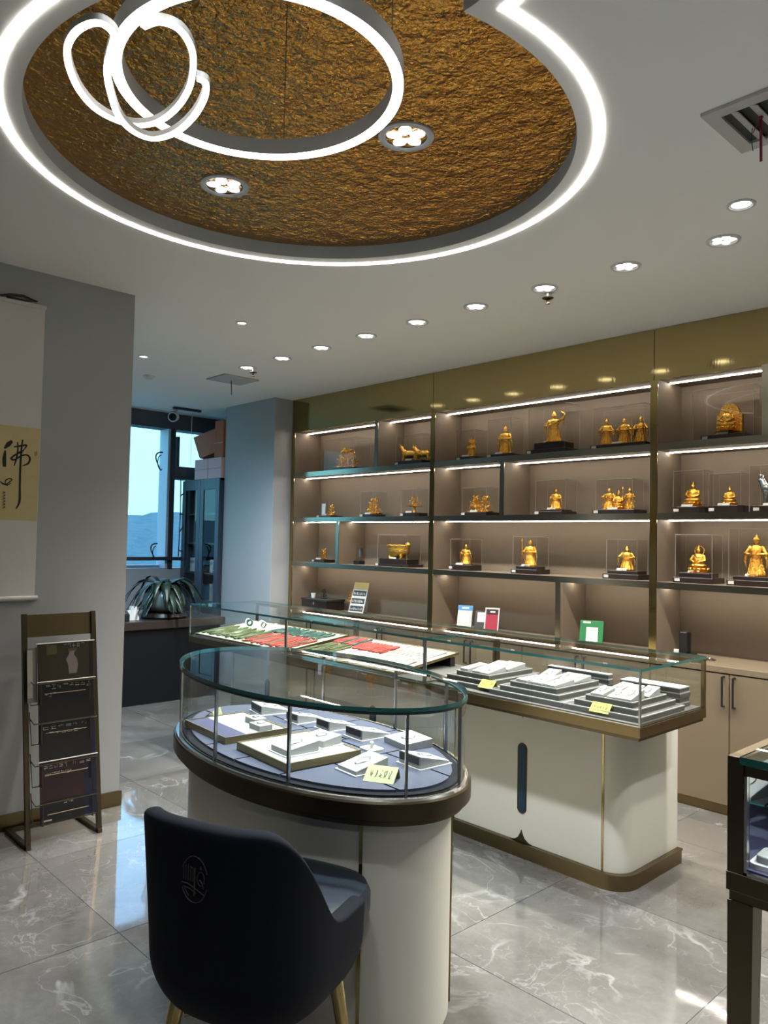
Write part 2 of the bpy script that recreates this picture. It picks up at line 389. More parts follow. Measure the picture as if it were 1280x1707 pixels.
# window 1: wide pane left of the double mullion, pane right of it, transom
w1 = struct(MB().box((-8.04, 4.10, 1.15), (-7.84, 4.128, 2.695)).box((-8.04, 2.1, 1.15), (-7.98, 4.10, 1.18)).build('window_1', 'window_frame'))
MB().box((-8.0, 4.128, 1.15), (-7.82, 4.18, 2.695)).build('mullion', 'dark_frame', w1)
MB().box((-8.0, 4.18, 2.143), (-7.82, 4.9, 2.285)).build('transom', 'header_paint', w1)
MB().box((-7.90, 4.205, 2.285), (-7.83, 4.235, 2.62)).build('sash_bar', 'dark_frame', w1)
MB().box((-8.04, 3.04, 1.15), (-7.90, 3.13, 2.695)).build('mullion', 'window_frame', w1)
for ya, yb in ((2.1, 3.04), (3.13, 4.10)):
    MB().box((-8.025, ya, 1.18), (-8.015, yb, 2.695)).build('pane', 'window_glass', w1)
MB().box((-7.945, 4.18, 1.15), (-7.935, 4.9, 2.143)).build('pane', 'window_glass', w1)
MB().box((-7.945, 4.18, 2.285), (-7.935, 4.9, 2.695)).build('pane', 'window_glass', w1)
MB().box((-7.83, 2.1, 1.235), (-7.79, 4.7, 1.275)).build('guard_rail', 'dark_frame', w1)
# landscape outside
def hills(name, xs, zfun, m, rough, seed):
    rr = random.Random(seed); mb = MB(); n = 160; rows = len(xs)
    for i, x in enumerate(xs):
        for k in range(n+1):
            y = -160 + 400*k/n
            mb.v.append(Vector((x, y*abs(x)/200, zfun(i, k/n) + rr.uniform(0, rough)*(1 if i else 0))))
    for i in range(rows-1):
        for k in range(n):
            a = i*(n+1)+k; mb.f.append((a, a+1, a+n+2, a+n+1)); mb.m.append(0)
    return struct(mb.build(name, m))
hills('hills', [-90, -110, -130, -150, -170, -190, -210, -230], lambda i, t: -14 + i*2.65 + 3.5*math.sin(t*9+1)*(i/7) + 1.5*math.sin(t*31), 'hill', 1.3, 3)
hills('ground', [-12, -40, -70, -90], lambda i, t: -9 - 1.7*i, 'hill_near', 0.8, 4)

# ================================================================== WALL DISPLAY CABINET
YF, YB = 4.531, 4.85          # front and back of the shelves
ZB, ZH = 0.83, 2.545          # worktop, underside of header
SH = [(1.24, 1.28), (1.668, 1.708), (2.10, 2.145)]
PX = [-6.125, -4.255, -2.36, -0.465]; PW = 0.047
wc = thing('display_cabinet', (-3.27, 4.7, ZB+0.0), 'tall brass and taupe wall cabinet of lit shelves full of gold statues', 'cabinet')
for a in range(3):
    MB().box((PX[a]+PW, YB, ZB), (PX[a+1], YB+0.02, 2.6)).build('back_panel', 'taupe', wc)
for a in range(4):
    MB().box((PX[a], YF, ZB), (PX[a]+PW, YB, ZH)).build('post_body', 'taupe', wc)
    MB().box((PX[a]-0.001, YF-0.006, ZB), (PX[a]+PW+0.001, YF+0.001, ZH)).build('post', 'brass', wc, bevel=0.001)
for a in range(3):
    h = MB().box((PX[a]+(0 if a == 0 else PW/2)+0.002, YF-0.006, ZH), (PX[a+1]+PW/2-0.002, YF+0.03, CEIL-0.002)).build('header_panel', 'header_brass', wc)
MB().box((PX[0], YF+0.03, ZH), (PX[3]+PW, YB+0.02, ZH+0.05)).build('top_board', 'taupe', wc)
def shelf(xa, xb, z0, z1):
    MB().box((xa, YF, z0), (xb, YB, z1)).build('shelf', 'taupe', wc)
    MB().box((xa, YF-0.004, z0), (xb, YF, z1)).build('shelf_edge', 'shelf_metal', wc)
def led(xa, xb, z):
    MB().box((xa+0.004, 4.677, z-0.005), (xb-0.004, 4.685, z)).build('light_strip', 'led_shelf', wc)
def divider(xc, z0, z1, w=0.04):
    MB().box((xc-w/2, YF, z0), (xc+w/2, YB, z1)).build('divider', 'taupe', wc)
    MB().box((xc-w/2, YF-0.004, z0), (xc+w/2, YF, z1)).build('divider_edge', 'shelf_metal', wc)
DIV = {(0, 3): [-4.905], (0, 1): [-5.404], (1, 2): [-3.527], (1, 0): [-3.03], (2, 3): [-1.668], (2, 0): []}
for a in range(3):
    xa, xb = PX[a]+PW, PX[a+1]
    for z0, z1 in SH: shelf(xa, xb, z0, z1)
    for row in range(4):
        zt = [SH[0][0], SH[1][0], SH[2][0], ZH][row]; zb = [ZB, SH[0][1], SH[1][1], SH[2][1]][row]
        ds = DIV.get((a, row), []); cuts = [xa]
        for d in ds: divider(d, zb, zt); cuts += [d-0.02, d+0.02]
        cuts.append(xb)
        for k in range(0, len(cuts), 2): led(cuts[k], cuts[k+1], zt)
# worktop and base cabinets
wt = solo(MB().box((PX[0], 4.40, ZB-0.035), (PX[3]+PW, YB+0.02, ZB)).build('worktop', 'tan_lacquer', bevel=0.002), (-3.27, 4.6, ZB-0.035), 'long tan worktop under the lit shelves', 'worktop')
def base_cabinet(k, x0, w):
    t = thing('base_cabinet', (x0+w/2, 4.6, 0), f'tan two-door base cabinet under the worktop, {ordinal(k)} from the pillar', 'cabinet', 'base cabinets under the wall shelves')
    MB().box((x0+0.001, 4.425, 0.06), (x0+w-0.001, YB, ZB-0.036)).build('body', 'tan_lacquer', t)
    MB().box((x0+0.001, 4.435, 0), (x0+w-0.001, 4.47, 0.06)).build('kick_plate', 'bronze', t)
    for s in (0, 1):
        xa = x0 + s*w/2
        d = MB().box((xa+0.0025, 4.405, 0.062), (xa+w/2-0.0025, 4.425, ZB-0.04)).build('door', 'tan_lacquer', t, bevel=0.0015)
        hx = xa + (w/2-0.03 if s == 0 else 0.03)
        MB().tube([(hx, 4.405, 0.775), (hx, 4.378, 0.775), (hx, 4.378, 0.61), (hx, 4.405, 0.61)], 0.006, 8).build('handle', 'black', d, smooth=40)
bw = 0.9475
for k in range(6): base_cabinet(k, -2.2875+(k-4)*bw, bw)

# ================================================================== LONG GLASS COUNTER: three modules
CYF, CYB = 2.877, 3.475; CX = [-5.10, -3.912, -2.72, -1.533]
def roundrect(x0, y0, x1, y1, r, corners=(1, 1, 1, 1), n=8):
    out = []
    for (cx, cy, a0, use, px_, py_) in ((x0+r, y0+r, PI, corners[0], x0, y0), (x1-r, y0+r, 1.5*PI, corners[1], x1, y0), (x1-r, y1-r, 0, corners[2], x1, y1), (x0+r, y1-r, PI/2, corners[3], x0, y1)):
        if not use: out.append((px_, py_)); continue
        out += [(cx+r*math.cos(a0+PI/2*k/n), cy+r*math.sin(a0+PI/2*k/n)) for k in range(n+1)]
    return out
def counter(k):
    x0, x1 = CX[k]+(0.001 if k else 0), CX[k+1]-(0.001 if k < 2 else 0)
    lab = ['far left module of the long glass counter, holding jade and red cords', 'middle module of the long glass counter, holding white tags and red bracelets', 'near right module of the long glass counter, with cream front and teal slot'][k]
    t = thing('glass_counter', ((x0+x1)/2, 3.2, 0), lab, 'display counter', 'modules of the long glass counter')
    bx0 = x0 + (0.19 if k == 0 else 0.0); bx1 = x1 - (0.192 if k == 2 else 0.0); byf, byb = 3.085, 3.60
    cn = (1 if k == 0 else 0, 1 if k == 2 else 0, 0, 0)
    MB().prism(roundrect(bx0, byf, bx1, byb, 0.10, cn), 0.065, 0.735).build('body', 'cream_lacquer', t, smooth=30)
    MB().prism(roundrect(bx0-(0.02 if k == 0 else 0), byf-0.02, bx1+(0.02 if k == 2 else 0), byb+0.005, 0.115, cn), 0, 0.062).build('plinth', 'bronze', t, smooth=30)
    MB().prism(roundrect(bx0-(0.026 if k == 0 else 0), byf-0.026, bx1+(0.026 if k == 2 else 0), byb+0.005, 0.12, cn), 0.062, 0.070).build('plinth_lip', 'bronze', t, smooth=30)
    fx0, fx1 = (-2.683, -1.818) if k == 2 else (bx0+0.04+(0.06 if k == 0 else 0), bx1-0.04)
    for sx in (fx0, fx1): MB().box((sx-0.004, byf-0.003, 0.07), (sx+0.004, byf+0.002, 0.733)).build('brass_inlay', 'brass', t)
    c = (fx0+fx1)/2
    fp = MB().box((fx0+0.005, byf-0.004, 0.071), (fx1-0.005, byf-0.0005, 0.733)).build('front_panel', 'cream_lacquer', t)
    MB().prism([(c+0.022*math.cos(a)*1.0, 0.372+(0.14 if math.sin(a) >= 0 else -0.14)+0.022*math.sin(a)) for a in [2*PI*q/24 for q in range(24)]], 0, 0.004, M=Matrix(((1,0,0,0),(0,0,-1,byf-0.004),(0,1,0,0),(0,0,0,1)))).build('slot', 'teal', fp)
    MB().prism([(c+0.028*math.cos(a)*1.0, 0.372+(0.14 if math.sin(a) >= 0 else -0.14)+0.028*math.sin(a)) for a in [2*PI*q/24 for q in range(24)]], 0, 0.002, M=Matrix(((1,0,0,0),(0,0,-1,byf-0.004),(0,1,0,0),(0,0,0,1)))).build('slot_rim', 'dark_bronze', fp)
    low = [(c-0.062, 0.071), (c-0.04, 0.075), (c-0.018, 0.09), (c-0.004, 0.115), (c, 0.128), (c+0.004, 0.115), (c+0.018, 0.09), (c+0.04, 0.075), (c+0.062, 0.071)]
    MX = Matrix(((1,0,0,0),(0,0,-1,byf-0.004),(0,1,0,0),(0,0,0,1)))
    MB().prism(low[::-1], 0, 0.004, M=MX).build('cusp_ornament', 'dark_bronze', fp)
    up = [(c-0.045, 0.7185), (c-0.02, 0.712), (c-0.005, 0.695), (c, 0.66), (c+0.005, 0.695), (c+0.02, 0.712), (c+0.045, 0.7185)]
    MB().prism(up, 0, 0.004, M=MX).build('cusp_ornament', 'dark_bronze', fp)
    # case
    MB().box((x0+(0.012 if k == 0 else 0), CYF+0.012, 0.718), (x1-(0.012 if k == 2 else 0), CYB-0.005, 0.736)).build('trim_lip', 'dark_bronze', t)
    MB().box((x0, CYF, 0.734), (x1, CYB, 0.776)).build('trim', 'bronze', t, bevel=0.0015)
    MB().box((x0+0.02, CYF+0.02, 0.776), (x1-0.02, CYB-0.02, 0.782)).build('deck', 'grey_velvet', t)
    MB().pane((x0+0.002, CYF+0.004, 0.776), (x1-0.002, CYF+0.012, 0.997)).build('front_glass', ['glass', 'glass_edge'], t)
    MB().pane((x0+0.002, CYB-0.012, 0.776), (x1-0.002, CYB-0.004, 0.997)).build('back_glass', ['glass', 'glass_edge'], t)
    if k == 0: MB().pane((x0+0.002, CYF+0.012, 0.776), (x0+0.010, CYB-0.012, 0.997)).build('end_glass', ['glass', 'glass_edge'], t)
    if k == 2: MB().pane((x1-0.010, CYF+0.012, 0.776), (x1-0.002, CYB-0.012, 0.997)).build('end_glass', ['glass', 'glass_edge'], t)
    MB().pane((x0+0.001, CYF, 0.997), (x1-0.001, CYB, 1.009)).build('top_glass', ['glass', 'glass_edge'], t)
    for (a, b) in ((x0+0.001, CYF+0.001), (x1-0.009, CYF+0.001), (x0+0.001, CYB-0.018), (x1-0.018, CYB-0.018)):
        w = 0.008 if b < 3 else 0.017
        MB().box((a, b, 0.776), (a+w, b+w, 0.997)).build('corner_post', 'steel' if b < 3 else 'bronze', t)
    MB().box((x0+0.012, CYB-0.022, 0.975), (x1-0.012, CYB-0.012, 0.996)).build('rear_rail', 'bronze', t)
    MB().box((x0+0.004, CYF+0.003, 0.7765), (x1-0.004, CYF+0.0045, 0.781)).build('glass_seat', 'silver', t)
    return t
for k in range(3): counter(k)

# ================================================================== OVAL GLASS COUNTER
OC, OA, OB, OR = Vector((-2.19, 1.724, 0)), 0.707, 0.402, -0.08
ov_t = thing('oval_counter', OC, 'oval glass-topped jewellery counter with cream base behind the dark chair', 'display counter', rz=OR)
def epoly(a, b, n=96, t0=0, t1=2*PI): return [(a*math.cos(t0+(t1-t0)*k/n), b*math.sin(t0+(t1-t0)*k/n)) for k in range(n if t1-t0 > 6.28 else n+1)]
def oval(name, mt, prof, sm=30, parent=ov_t):          # stack of (inset, z)
    mb = MB(); n = 96
    for d, z in prof: mb.v += [Vector((x, y, z)) for x, y in epoly(OA-d, OB-d, n)]
    for j in range(len(prof)-1):
        for k in range(n): mb.f.append((j*n+k, j*n+(k+1) % n, (j+1)*n+(k+1) % n, (j+1)*n+k)); mb.m.append(0)
    mb.f += [tuple(range(n-1, -1, -1)), tuple(range((len(prof)-1)*n, len(prof)*n))]; mb.m += [0, 0]
    return mb.build(name, mt, parent, smooth=sm, local=True)
oval('plinth', 'bronze', [(0.075, 0), (0.075, 0.062), (0.070, 0.062), (0.070, 0.07)])
oval('body', 'cream_lacquer', [(0.062, 0.07), (0.062, 0.70)])
oval('trim_lip', 'dark_bronze', [(0.03, 0.695), (0.018, 0.70), (0.018, 0.712), (0.022, 0.716)])
oval('trim', 'dark_bronze', [(0.010, 0.716), (0.0, 0.720), (0.0, 0.766), (0.004, 0.772)])
oval('trim_rim', 'silver', [(0.004, 0.770), (0.010, 0.778), (0.030, 0.778), (0.032, 0.771)], 50)
oval('deck', 'velvet', [(0.034, 0.770), (0.034, 0.782)])
for px_ in ((624, 1420), (757, 0)):
    pass
for sgn, ang in ((1, -0.55), (1, -2.59), (1, 0.55), (1, 2.59)):
    x, y = (OA-0.061)*math.cos(ang), (OB-0.061)*math.sin(ang)
    nrm = math.atan2(math.sin(ang)/OB, math.cos(ang)/OA)
    MB().box((-0.005, -0.005, 0.07), (0.005, 0.005, 0.698), M=Matrix.Translation((x, y, 0)) @ Matrix.Rotation(nrm, 4, 'Z')).build('brass_inlay', 'brass', ov_t, local=True)
jang = []
for p in ((478, 1312), (345, 1271)):
    q = MW['oval_counter'].inverted() @ px(p, 2, 0.778); jang.append(math.atan2(q.y/(OB-0.02), q.x/(OA-0.02)) % (2*PI))
js = sorted([jang[0], jang[1], (PI-jang[0]) % (2*PI), -jang[0] % (2*PI), -jang[1] % (2*PI), (PI+jang[0]) % (2*PI), 0.28, 2*PI-0.28])
js = [a for k, a in enumerate(js) if k == 0 or a-js[k-1] > 0.12]
for k, a in enumerate(js):
    b = js[(k+1) % len(js)] + (2*PI if k == len(js)-1 else 0); n = max(4, int((b-a)/0.09))
    po = epoly(OA-0.020, OB-0.020, n, a+0.006, b-0.006); pi_ = epoly(OA-0.027, OB-0.027, n, a+0.006, b-0.006)[::-1]
    mb = MB(); poly = po+pi_; mb.prism(poly, 0.778, 1.018, 0)
    mb.m[0] = mb.m[1] = 1; mb.build('glass_panel', ['glass', 'glass_edge'], ov_t, smooth=30, local=True)
    x, y = (OA-0.0235)*math.cos(a), (OB-0.0235)*math.sin(a); nrm = math.atan2(math.sin(a)/OB, math.cos(a)/OA)
    MB().box((-0.005, -0.004, 0.778), (0.005, 0.004, 1.017), M=Matrix.Translation((x, y, 0)) @ Matrix.Rotation(nrm, 4, 'Z')).build('glass_joint', 'steel', ov_t, local=True)
rim = oval('top_rim', 'dark_frame', [(0.022, 1.010), (0.016, 1.010), (0.016, 1.018), (0.022, 1.018)])
bm = bmesh.new(); bm.from_mesh(rim.data)
bmesh.ops.delete(bm, geom=[f for f in bm.faces if len(f.verts) > 4], context='FACES'); bm.to_mesh(rim.data); bm.free()
MB().prism(epoly(OA-0.0145, OB-0.0145, 128), 1.018, 1.030, 0, side=1).build('top_glass', ['glass', 'glass_edge'], ov_t, smooth=30, local=True)
def clip(poly, rect):
    for ax, lim, sg in ((0, rect[0], 1), (0, rect[1], -1), (1, rect[2], 1), (1, rect[3], -1)):
        out = []
        for k in range(len(poly)):
            p, q = poly[k], poly[(k+1) % len(poly)]; dp, dq = (p[ax]-lim)*sg, (q[ax]-lim)*sg
            if dp >= 0: out.append(p)
            if dp*dq < 0: u = dp/(dp-dq); out.append((p[0]+(q[0]-p[0])*u, p[1]+(q[1]-p[1])*u))
        poly = out
        if len(poly) < 3: return []
    return poly
xs = [-0.70, -0.40, -0.13, 0.08, 0.30, 0.70]
for i in range(5):
    ys = [-0.4, -0.13 if i % 2 else -0.10, 0.08 if i % 2 else 0.11, 0.4]
    for j in range(3):
        pl = clip(epoly(OA-0.062, OB-0.062, 96), (xs[i]+0.004, xs[i+1]-0.004, ys[j]+0.004, ys[j+1]-0.004))
        if len(pl) > 2: MB().prism(pl, 0.782, 0.789).build('felt_pad', 'felt', ov_t, local=True)
DZ = 0.789
def ring_item(mb_parent, loc, r=0.010, m='silver', tilt=1.2):
    mb = MB(); M = Matrix.Translation(loc) @ Matrix.Rotation(tilt, 4, 'X')
    mb.tube([(r*math.cos(2*PI*k/20), r*math.sin(2*PI*k/20), 0) for k in range(20)], 0.0015, 6, closed=True, M=M); mb.ell((0, r, 0), 0.0035, 8, M=M)
    return mb.build('ring', m, mb_parent, smooth=60)
def tray(loc, w, d, h, rz, label, navy=False):
    t = thing('jewellery_tray', loc, label, 'tray', 'trays on the oval counter', rz)
    mb = MB(); e = 0.006
    for a, b in (((-w/2, -d/2, 0), (w/2, -d/2+e, h)), ((-w/2, d/2-e, 0), (w/2, d/2, h)), ((-w/2, -d/2+e, 0), (-w/2+e, d/2-e, h)), ((w/2-e, -d/2+e, 0), (w/2, d/2-e, h))): mb.box(a, b)
    mb.build('frame', 'gold_frame', t, local=True)
    if navy:
        MB().box((-w/2+e, -d/2+e, 0), (w/2-e, -d/2+d*0.36, h-0.003)).build('navy_liner', 'navy', t, local=True)
        MB().box((-w/2+e, -d/2+d*0.36, 0), (w/2-e, d/2-e, h-0.003)).build('white_liner', 'white_pad', t, local=True)
    else: MB().box((-w/2+e, -d/2+e, 0), (w/2-e, d/2-e, h-0.003)).build('white_liner', 'white_pad', t, local=True)
    return t
tray((-2.455, 1.588, DZ), 0.325, 0.25, 0.024, OR, 'flat tray with navy and white lining in the oval counter', True)
tray((-2.06, 1.578, DZ), 0.315, 0.285, 0.026, OR, 'flat gold-edged tray with all-white lining in the oval counter')
def wedge(loc, w, d, h0, h1, rz, label, plate=None, item='silver', group='display wedges in the oval counter', m='white_pad', base=True):
    # h0 height at the front (-y), h1 at the back
    t = thing('display_wedge', loc, label, 'display stand', group, rz)
    zb = 0.004 if base else 0
    if base: MB().box((-w/2-0.006, -d/2-0.006, 0), (w/2+0.006, d/2+0.006, zb)).build('base_plate', 'white_plastic', t, local=True)
    vs = [(-w/2, -d/2, zb), (w/2, -d/2, zb), (w/2, d/2, zb), (-w/2, d/2, zb), (-w/2, -d/2, zb+h0), (w/2, -d/2, zb+h0), (w/2, d/2, zb+h1), (-w/2, d/2, zb+h1)]
    MB().add(vs, [(0,3,2,1),(4,5,6,7),(0,1,5,4),(1,2,6,5),(2,3,7,6),(3,0,4,7)]).build('wedge', m, t, local=True, bevel=0.002)
    if plate: MB().box((-w/2+0.006, -d/2-0.002, zb+h0*0.3), (w/2-0.008, -d/2, zb+h0*0.9)).build('price_plate', plate, t, local=True)
    if item:
        zs = lambda y: zb + h0 + (h1-h0)*(y+d/2)/d + 0.002
        mb = MB(); pts = []
        for k in range(24):
            a = 2*PI*k/24; x, y = w*0.16*math.cos(a), d*0.22*math.sin(a); pts.append((x, y, zs(y)))
        mb.tube(pts, 0.0012, 5, closed=True); mb.ell((0, -d*0.22, zs(-d*0.22)), (0.005, 0.004, 0.003), 8)
        mb.build('necklace', item, t, local=True, smooth=60)
    return t
wedge((-2.625, 1.862, DZ), 0.115, 0.12, 0.036, 0.010, OR-0.15, 'white price wedge at the far back left of the oval counter', 'dark_print')
wedge((-2.415, 1.880, DZ), 0.085, 0.12, 0.034, 0.008, OR, 'white price wedge second from left in the back row of the oval counter', 'dark_print')
wedge((-2.25, 1.902, DZ), 0.088, 0.125, 0.036, 0.008, OR, 'white price wedge in the middle of the back row of the oval counter', 'dark_print')
wedge((-2.082, 1.912, DZ), 0.10, 0.13, 0.036, 0.008, OR, 'white price wedge right of middle in the back row of the oval counter', 'dark_print')
wedge((-1.715, 1.822, DZ), 0.105, 0.125, 0.038, 0.008, OR, 'white price wedge at the far right end of the oval counter', 'dark_print')
wedge((-1.91, 1.945, DZ), 0.135, 0.115, 0.022, 0.030, OR-0.12, 'flat square white pad with a fine chain at the right of the oval counter', None, base=False)
wedge((-1.79, 1.625, DZ), 0.095, 0.125, 0.012, 0.036, OR, 'white sloping necklace pad beside the yellow note in the oval counter', None)
wedge((-2.02, 1.535, DZ+0.023), 0.10, 0.12, 0.018, 0.034, OR, 'white wedge with a ring at the front of the all-white tray', None)
wedge((-2.04, 1.66, DZ+0.023), 0.11, 0.085, 0.022, 0.030, OR+0.15, 'white block with a dark slot at the back of the all-white tray', None)
wedge((-2.43, 1.66, DZ+0.021), 0.075, 0.05, 0.022, 0.022, OR, 'small white ring block at the back of the navy and white tray', None, base=False)
wedge((-2.345, 1.625, DZ+0.021), 0.075, 0.055, 0.020, 0.020, OR, 'small white ring block near the corner of the navy and white tray', None, base=False)
rs = thing('ring_holder', (-1.94, 1.80, DZ), 'tiny white ring holder standing in the middle right of the oval counter', 'ring holder', rz=OR)
MB().prism(roundrect(-0.035, -0.03, 0.035, 0.03, 0.012), 0, 0.007).build('base', 'white_plastic', rs, local=True, smooth=40)
MB().lathe([(0.006, 0.007), (0.005, 0.02), (0.007, 0.026), (0.002, 0.03)], 12).build('peg', 'white_plastic', rs, local=True, smooth=60)
ring_item(rs, (-1.94, 1.80, DZ+0.016), 0.008)
def note(loc, w, d, rz, tilt, label, m='note_yellow', seed=1, fold=True):
    t = thing('price_note', loc, label, 'note', 'handwritten price notes', rz)
    Mt = Matrix.Rotation(tilt, 4, 'X')
    MB().box((-w/2, 0, 0), (w/2, d, 0.0012), M=Mt).build('sheet', m, t, local=True)
    top = Mt @ Vector((0, d, 0))
    if fold: MB().add([(-w/2, top.y, top.z), (w/2, top.y, top.z), (w/2, top.y+top.z*0.35, 0), (-w/2, top.y+top.z*0.35, 0), (-w/2, top.y+0.001, top.z), (w/2, top.y+0.001, top.z), (w/2, top.y+top.z*0.35+0.001, 0), (-w/2, top.y+top.z*0.35+0.001, 0)], [(0,1,2,3),(7,6,5,4),(0,4,5,1),(3,2,6,7),(0,3,7,4),(1,5,6,2)]).build('back_flap', m, t, local=True)
    rr = random.Random(seed); mb = MB()
    n = 5
    for k in range(n):
        cx = -w*0.30 + w*0.60*k/(n-1); cy = d*0.5
        for q in range(3):
            pts = [(cx+rr.uniform(-1, 1)*w*0.05, cy+rr.uniform(-1, 1)*d*0.22, 0.002) for _ in range(3)]
            mb.tube(pts, 0.0007, 4, M=Mt)
    mb.build('handwriting', 'pencil', t, local=True)
    return t
note((-1.665, 1.572, DZ), 0.095, 0.065, math.radians(28), 0.55, 'pale yellow handwritten note at the near right of the oval counter', 'note_cream', 3)
note((-2.70, 1.60, DZ), 0.095, 0.06, math.radians(-50), 0.6, 'cream folded note at the far left of the oval counter', 'note_cream', 4)

# ================================================================== CHAIR
ch = thing('chair', (-1.637, 1.150, 0), 'dark navy velvet tub chair with brass legs at the oval counter', 'chair', rz=math.radians(20))
HW, HB = 0.190, 0.205
def shell():
    mb = MB(); NU, NV = 56, 18
    def top(y):                                    # height of the rim along the side, front is +y
        u = min(1, max(0, (y+0.185)/0.18)); u = u*u*(3-2*u); return 0.865*(1-u) + 0.605*u
    plan = []
    L = 0.30
    for k in range(NU+1):
        s = -1 + 2*k/NU
        a = s*1.95
        if abs(a) <= PI/2:
            sa, ca = math.sin(a), math.cos(a)
            x = HW*math.copysign(abs(sa)**0.62, sa); y = -HB*abs(ca)**0.62
        else:
            e = (abs(a)-PI/2); x = math.copysign(HW, a); y = e*0.34
            x *= 1 - 0.04*(e/0.48)**2
        plan.append((x, y))
    for x, y in plan:
        zt = top(y) - 0.010*(abs(x)/HW)**4
        for j in range(NV+1):
            v = j/NV; z = zt + (0.405-zt)*v
            if z > 0.52: sc = 1.0 + 0.05*(z-0.52)/0.34; 
            else: q = (0.52-z)/0.122; sc = math.sqrt(max(0.0, 1-0.5*q*q))
            yy = y*sc - (0.02 if y < 0 else 0)*max(0, (z-0.55)/0.3)*(-y/HB if y < 0 else 0)
            mb.v.append(Vector((x*sc, yy, z)))
    for k in range(NU):
        for j in range(NV):
            a = k*(NV+1)+j; mb.f.append((a, a+1, a+NV+2, a+NV+1)); mb.m.append(0)
    o = mb.build('shell', 'velvet', ch, smooth=60, local=True)
    sd = o.modifiers.new('solid', 'SOLIDIFY'); sd.thickness = 0.045; sd.offset = 1.0
    ss = o.modifiers.new('sub', 'SUBSURF'); ss.levels = 1; ss.render_levels = 2
    return o
shell()
def cushion(name, mt, w, d, z0, z1, yc, n=3.2):
    mb = MB(); N = 48; prof = [(0.55, z0), (0.93, z0), (1.0, z0+(z1-z0)*0.35), (1.0, z0+(z1-z0)*0.7), (0.95, z1-0.008), (0.80, z1), (0.0, z1+0.004)]
    for s, z in prof: mb.v += [Vector((s*w*math.copysign(abs(math.cos(2*PI*k/N))**(2/n), math.cos(2*PI*k/N)), yc+s*d*math.copysign(abs(math.sin(2*PI*k/N))**(2/n), math.sin(2*PI*k/N)), z)) for k in range(N)]
    for j in range(len(prof)-1):
        for k in range(N): mb.f.append((j*N+k, j*N+(k+1) % N, (j+1)*N+(k+1) % N, (j+1)*N+k)); mb.m.append(0)
    mb.f.append(tuple(range(N-1, -1, -1))); mb.m.append(0)
    return mb.build(name, mt, ch, smooth=50, local=True)
cushion('seat_cushion', 'seat_leather', 0.198, 0.225, 0.47, 0.575, 0.105)
cushion('under_pan', 'velvet', 0.155, 0.16, 0.392, 0.47, 0.0)
for sx in (-1, 1):
    for sy in (-1, 1):
        MB().tube([(sx*0.135, sy*0.135, 0.41), (sx*(0.175 if sy > 0 else 0.19), sy*0.20, 0.0)], [0.020, 0.013], 14).build('leg', 'brass', ch, smooth=40, local=True)
MB().tube([(-0.13, 0.13, 0.34), (0.13, -0.13, 0.34)], 0.010, 10).tube([(0.13, 0.13, 0.34), (-0.13, -0.13, 0.34)], 0.010, 10).build('leg_brace', 'brass', ch, smooth=40, local=True)
def emblem():
    mb = MB(); y = -0.2755; cx, cz = 0.012, 0.745
    def line(pts, r=0.0011): mb.tube([(cx+x, y, cz+z) for x, z in pts], r, 5)
    line([(0.037*math.cos(a), 0.050*math.sin(a)) for a in [0.35+PI*0.75*k/20 for k in range(21)]])
    line([(0.037*math.cos(a), 0.050*math.sin(a)) for a in [PI*1.15+PI*0.75*k/20 for k in range(21)]])
    for x in (-0.030, -0.024, -0.017, -0.010, -0.004): line([(x, -0.005), (x, 0.030-abs(x+0.017)*0.4)])
    line([(-0.030, 0.027), (-0.024, 0.036)]); line([(-0.010, 0.024), (-0.004, 0.024)])
    line([(0.001, 0.025), (0.001, -0.036)], 0.0016)
    line([(0.018+0.010*math.cos(a), 0.004+0.015*math.sin(a)) for a in [2*PI*k/20 for k in range(21)]])
    line([(0.014, 0.002), (0.022, -0.004), (0.026, -0.016)]); line([(0.018, 0.030), (0.018, 0.024)], 0.0022)
    line([(-0.036, -0.012), (-0.018, -0.012), (0.004, -0.020), (0.030, -0.030)]); line([(-0.030, -0.020), (-0.012, -0.022), (0.006, -0.030)])
    line([(-0.026, -0.024), (-0.015, -0.038)])
    return mb.build('emblem', 'embroidery', ch, local=True)
emblem()

# ================================================================== TABLE CASE AT THE RIGHT
tc = thing('table_showcase', (-0.2, 2.18, 0), 'dark bronze glass table showcase on legs at the right edge', 'display case')
ax, bx, ay, by = -0.787, 0.40, 1.902, 2.46
for x in (ax, bx-0.062):
    for y in (ay, by-0.062):
        mb = MB(); w0, w1 = 0.060, 0.050
        xo = x if x == ax else x+0.062-w0; yo = y if y == ay else y+0.062-w0
        xb_ = xo if x == ax else xo+w0-w1; yb_ = yo if y == ay else yo+w0-w1
        vs = [(xb_, yb_, 0), (xb_+w1, yb_, 0), (xb_+w1, yb_+w1, 0), (xb_, yb_+w1, 0), (xo, yo, 0.66), (xo+w0, yo, 0.66), (xo+w0, yo+w0, 0.66), (xo, yo+w0, 0.66)]
        mb.add(vs, [(0,3,2,1),(4,5,6,7),(0,1,5,4),(1,2,6,5),(2,3,7,6),(3,0,4,7)]).build('leg', 'dark_bronze', tc, bevel=0.002)
        pw = 0.038
        MB().box((x if x == ax else bx-pw, y if y == ay else by-pw, 0.726), ((x if x == ax else bx-pw)+pw, (y if y == ay else by-pw)+pw, 1.0)).build('post', 'dark_bronze', tc, bevel=0.001)
MB().box((ax-0.002, ay-0.002, 0.683), (bx+0.002, by+0.002, 0.726)).build('bottom_frame', 'dark_bronze', tc, bevel=0.0015)
MB().box((ax+0.004, ay+0.004, 0.66), (bx-0.004, by-0.004, 0.683)).build('apron', 'dark_bronze', tc)
MB().box((ax, ay+0.038, 0.972), (ax+0.038, by-0.038, 1.0)).build('top_rail', 'bronze', tc)
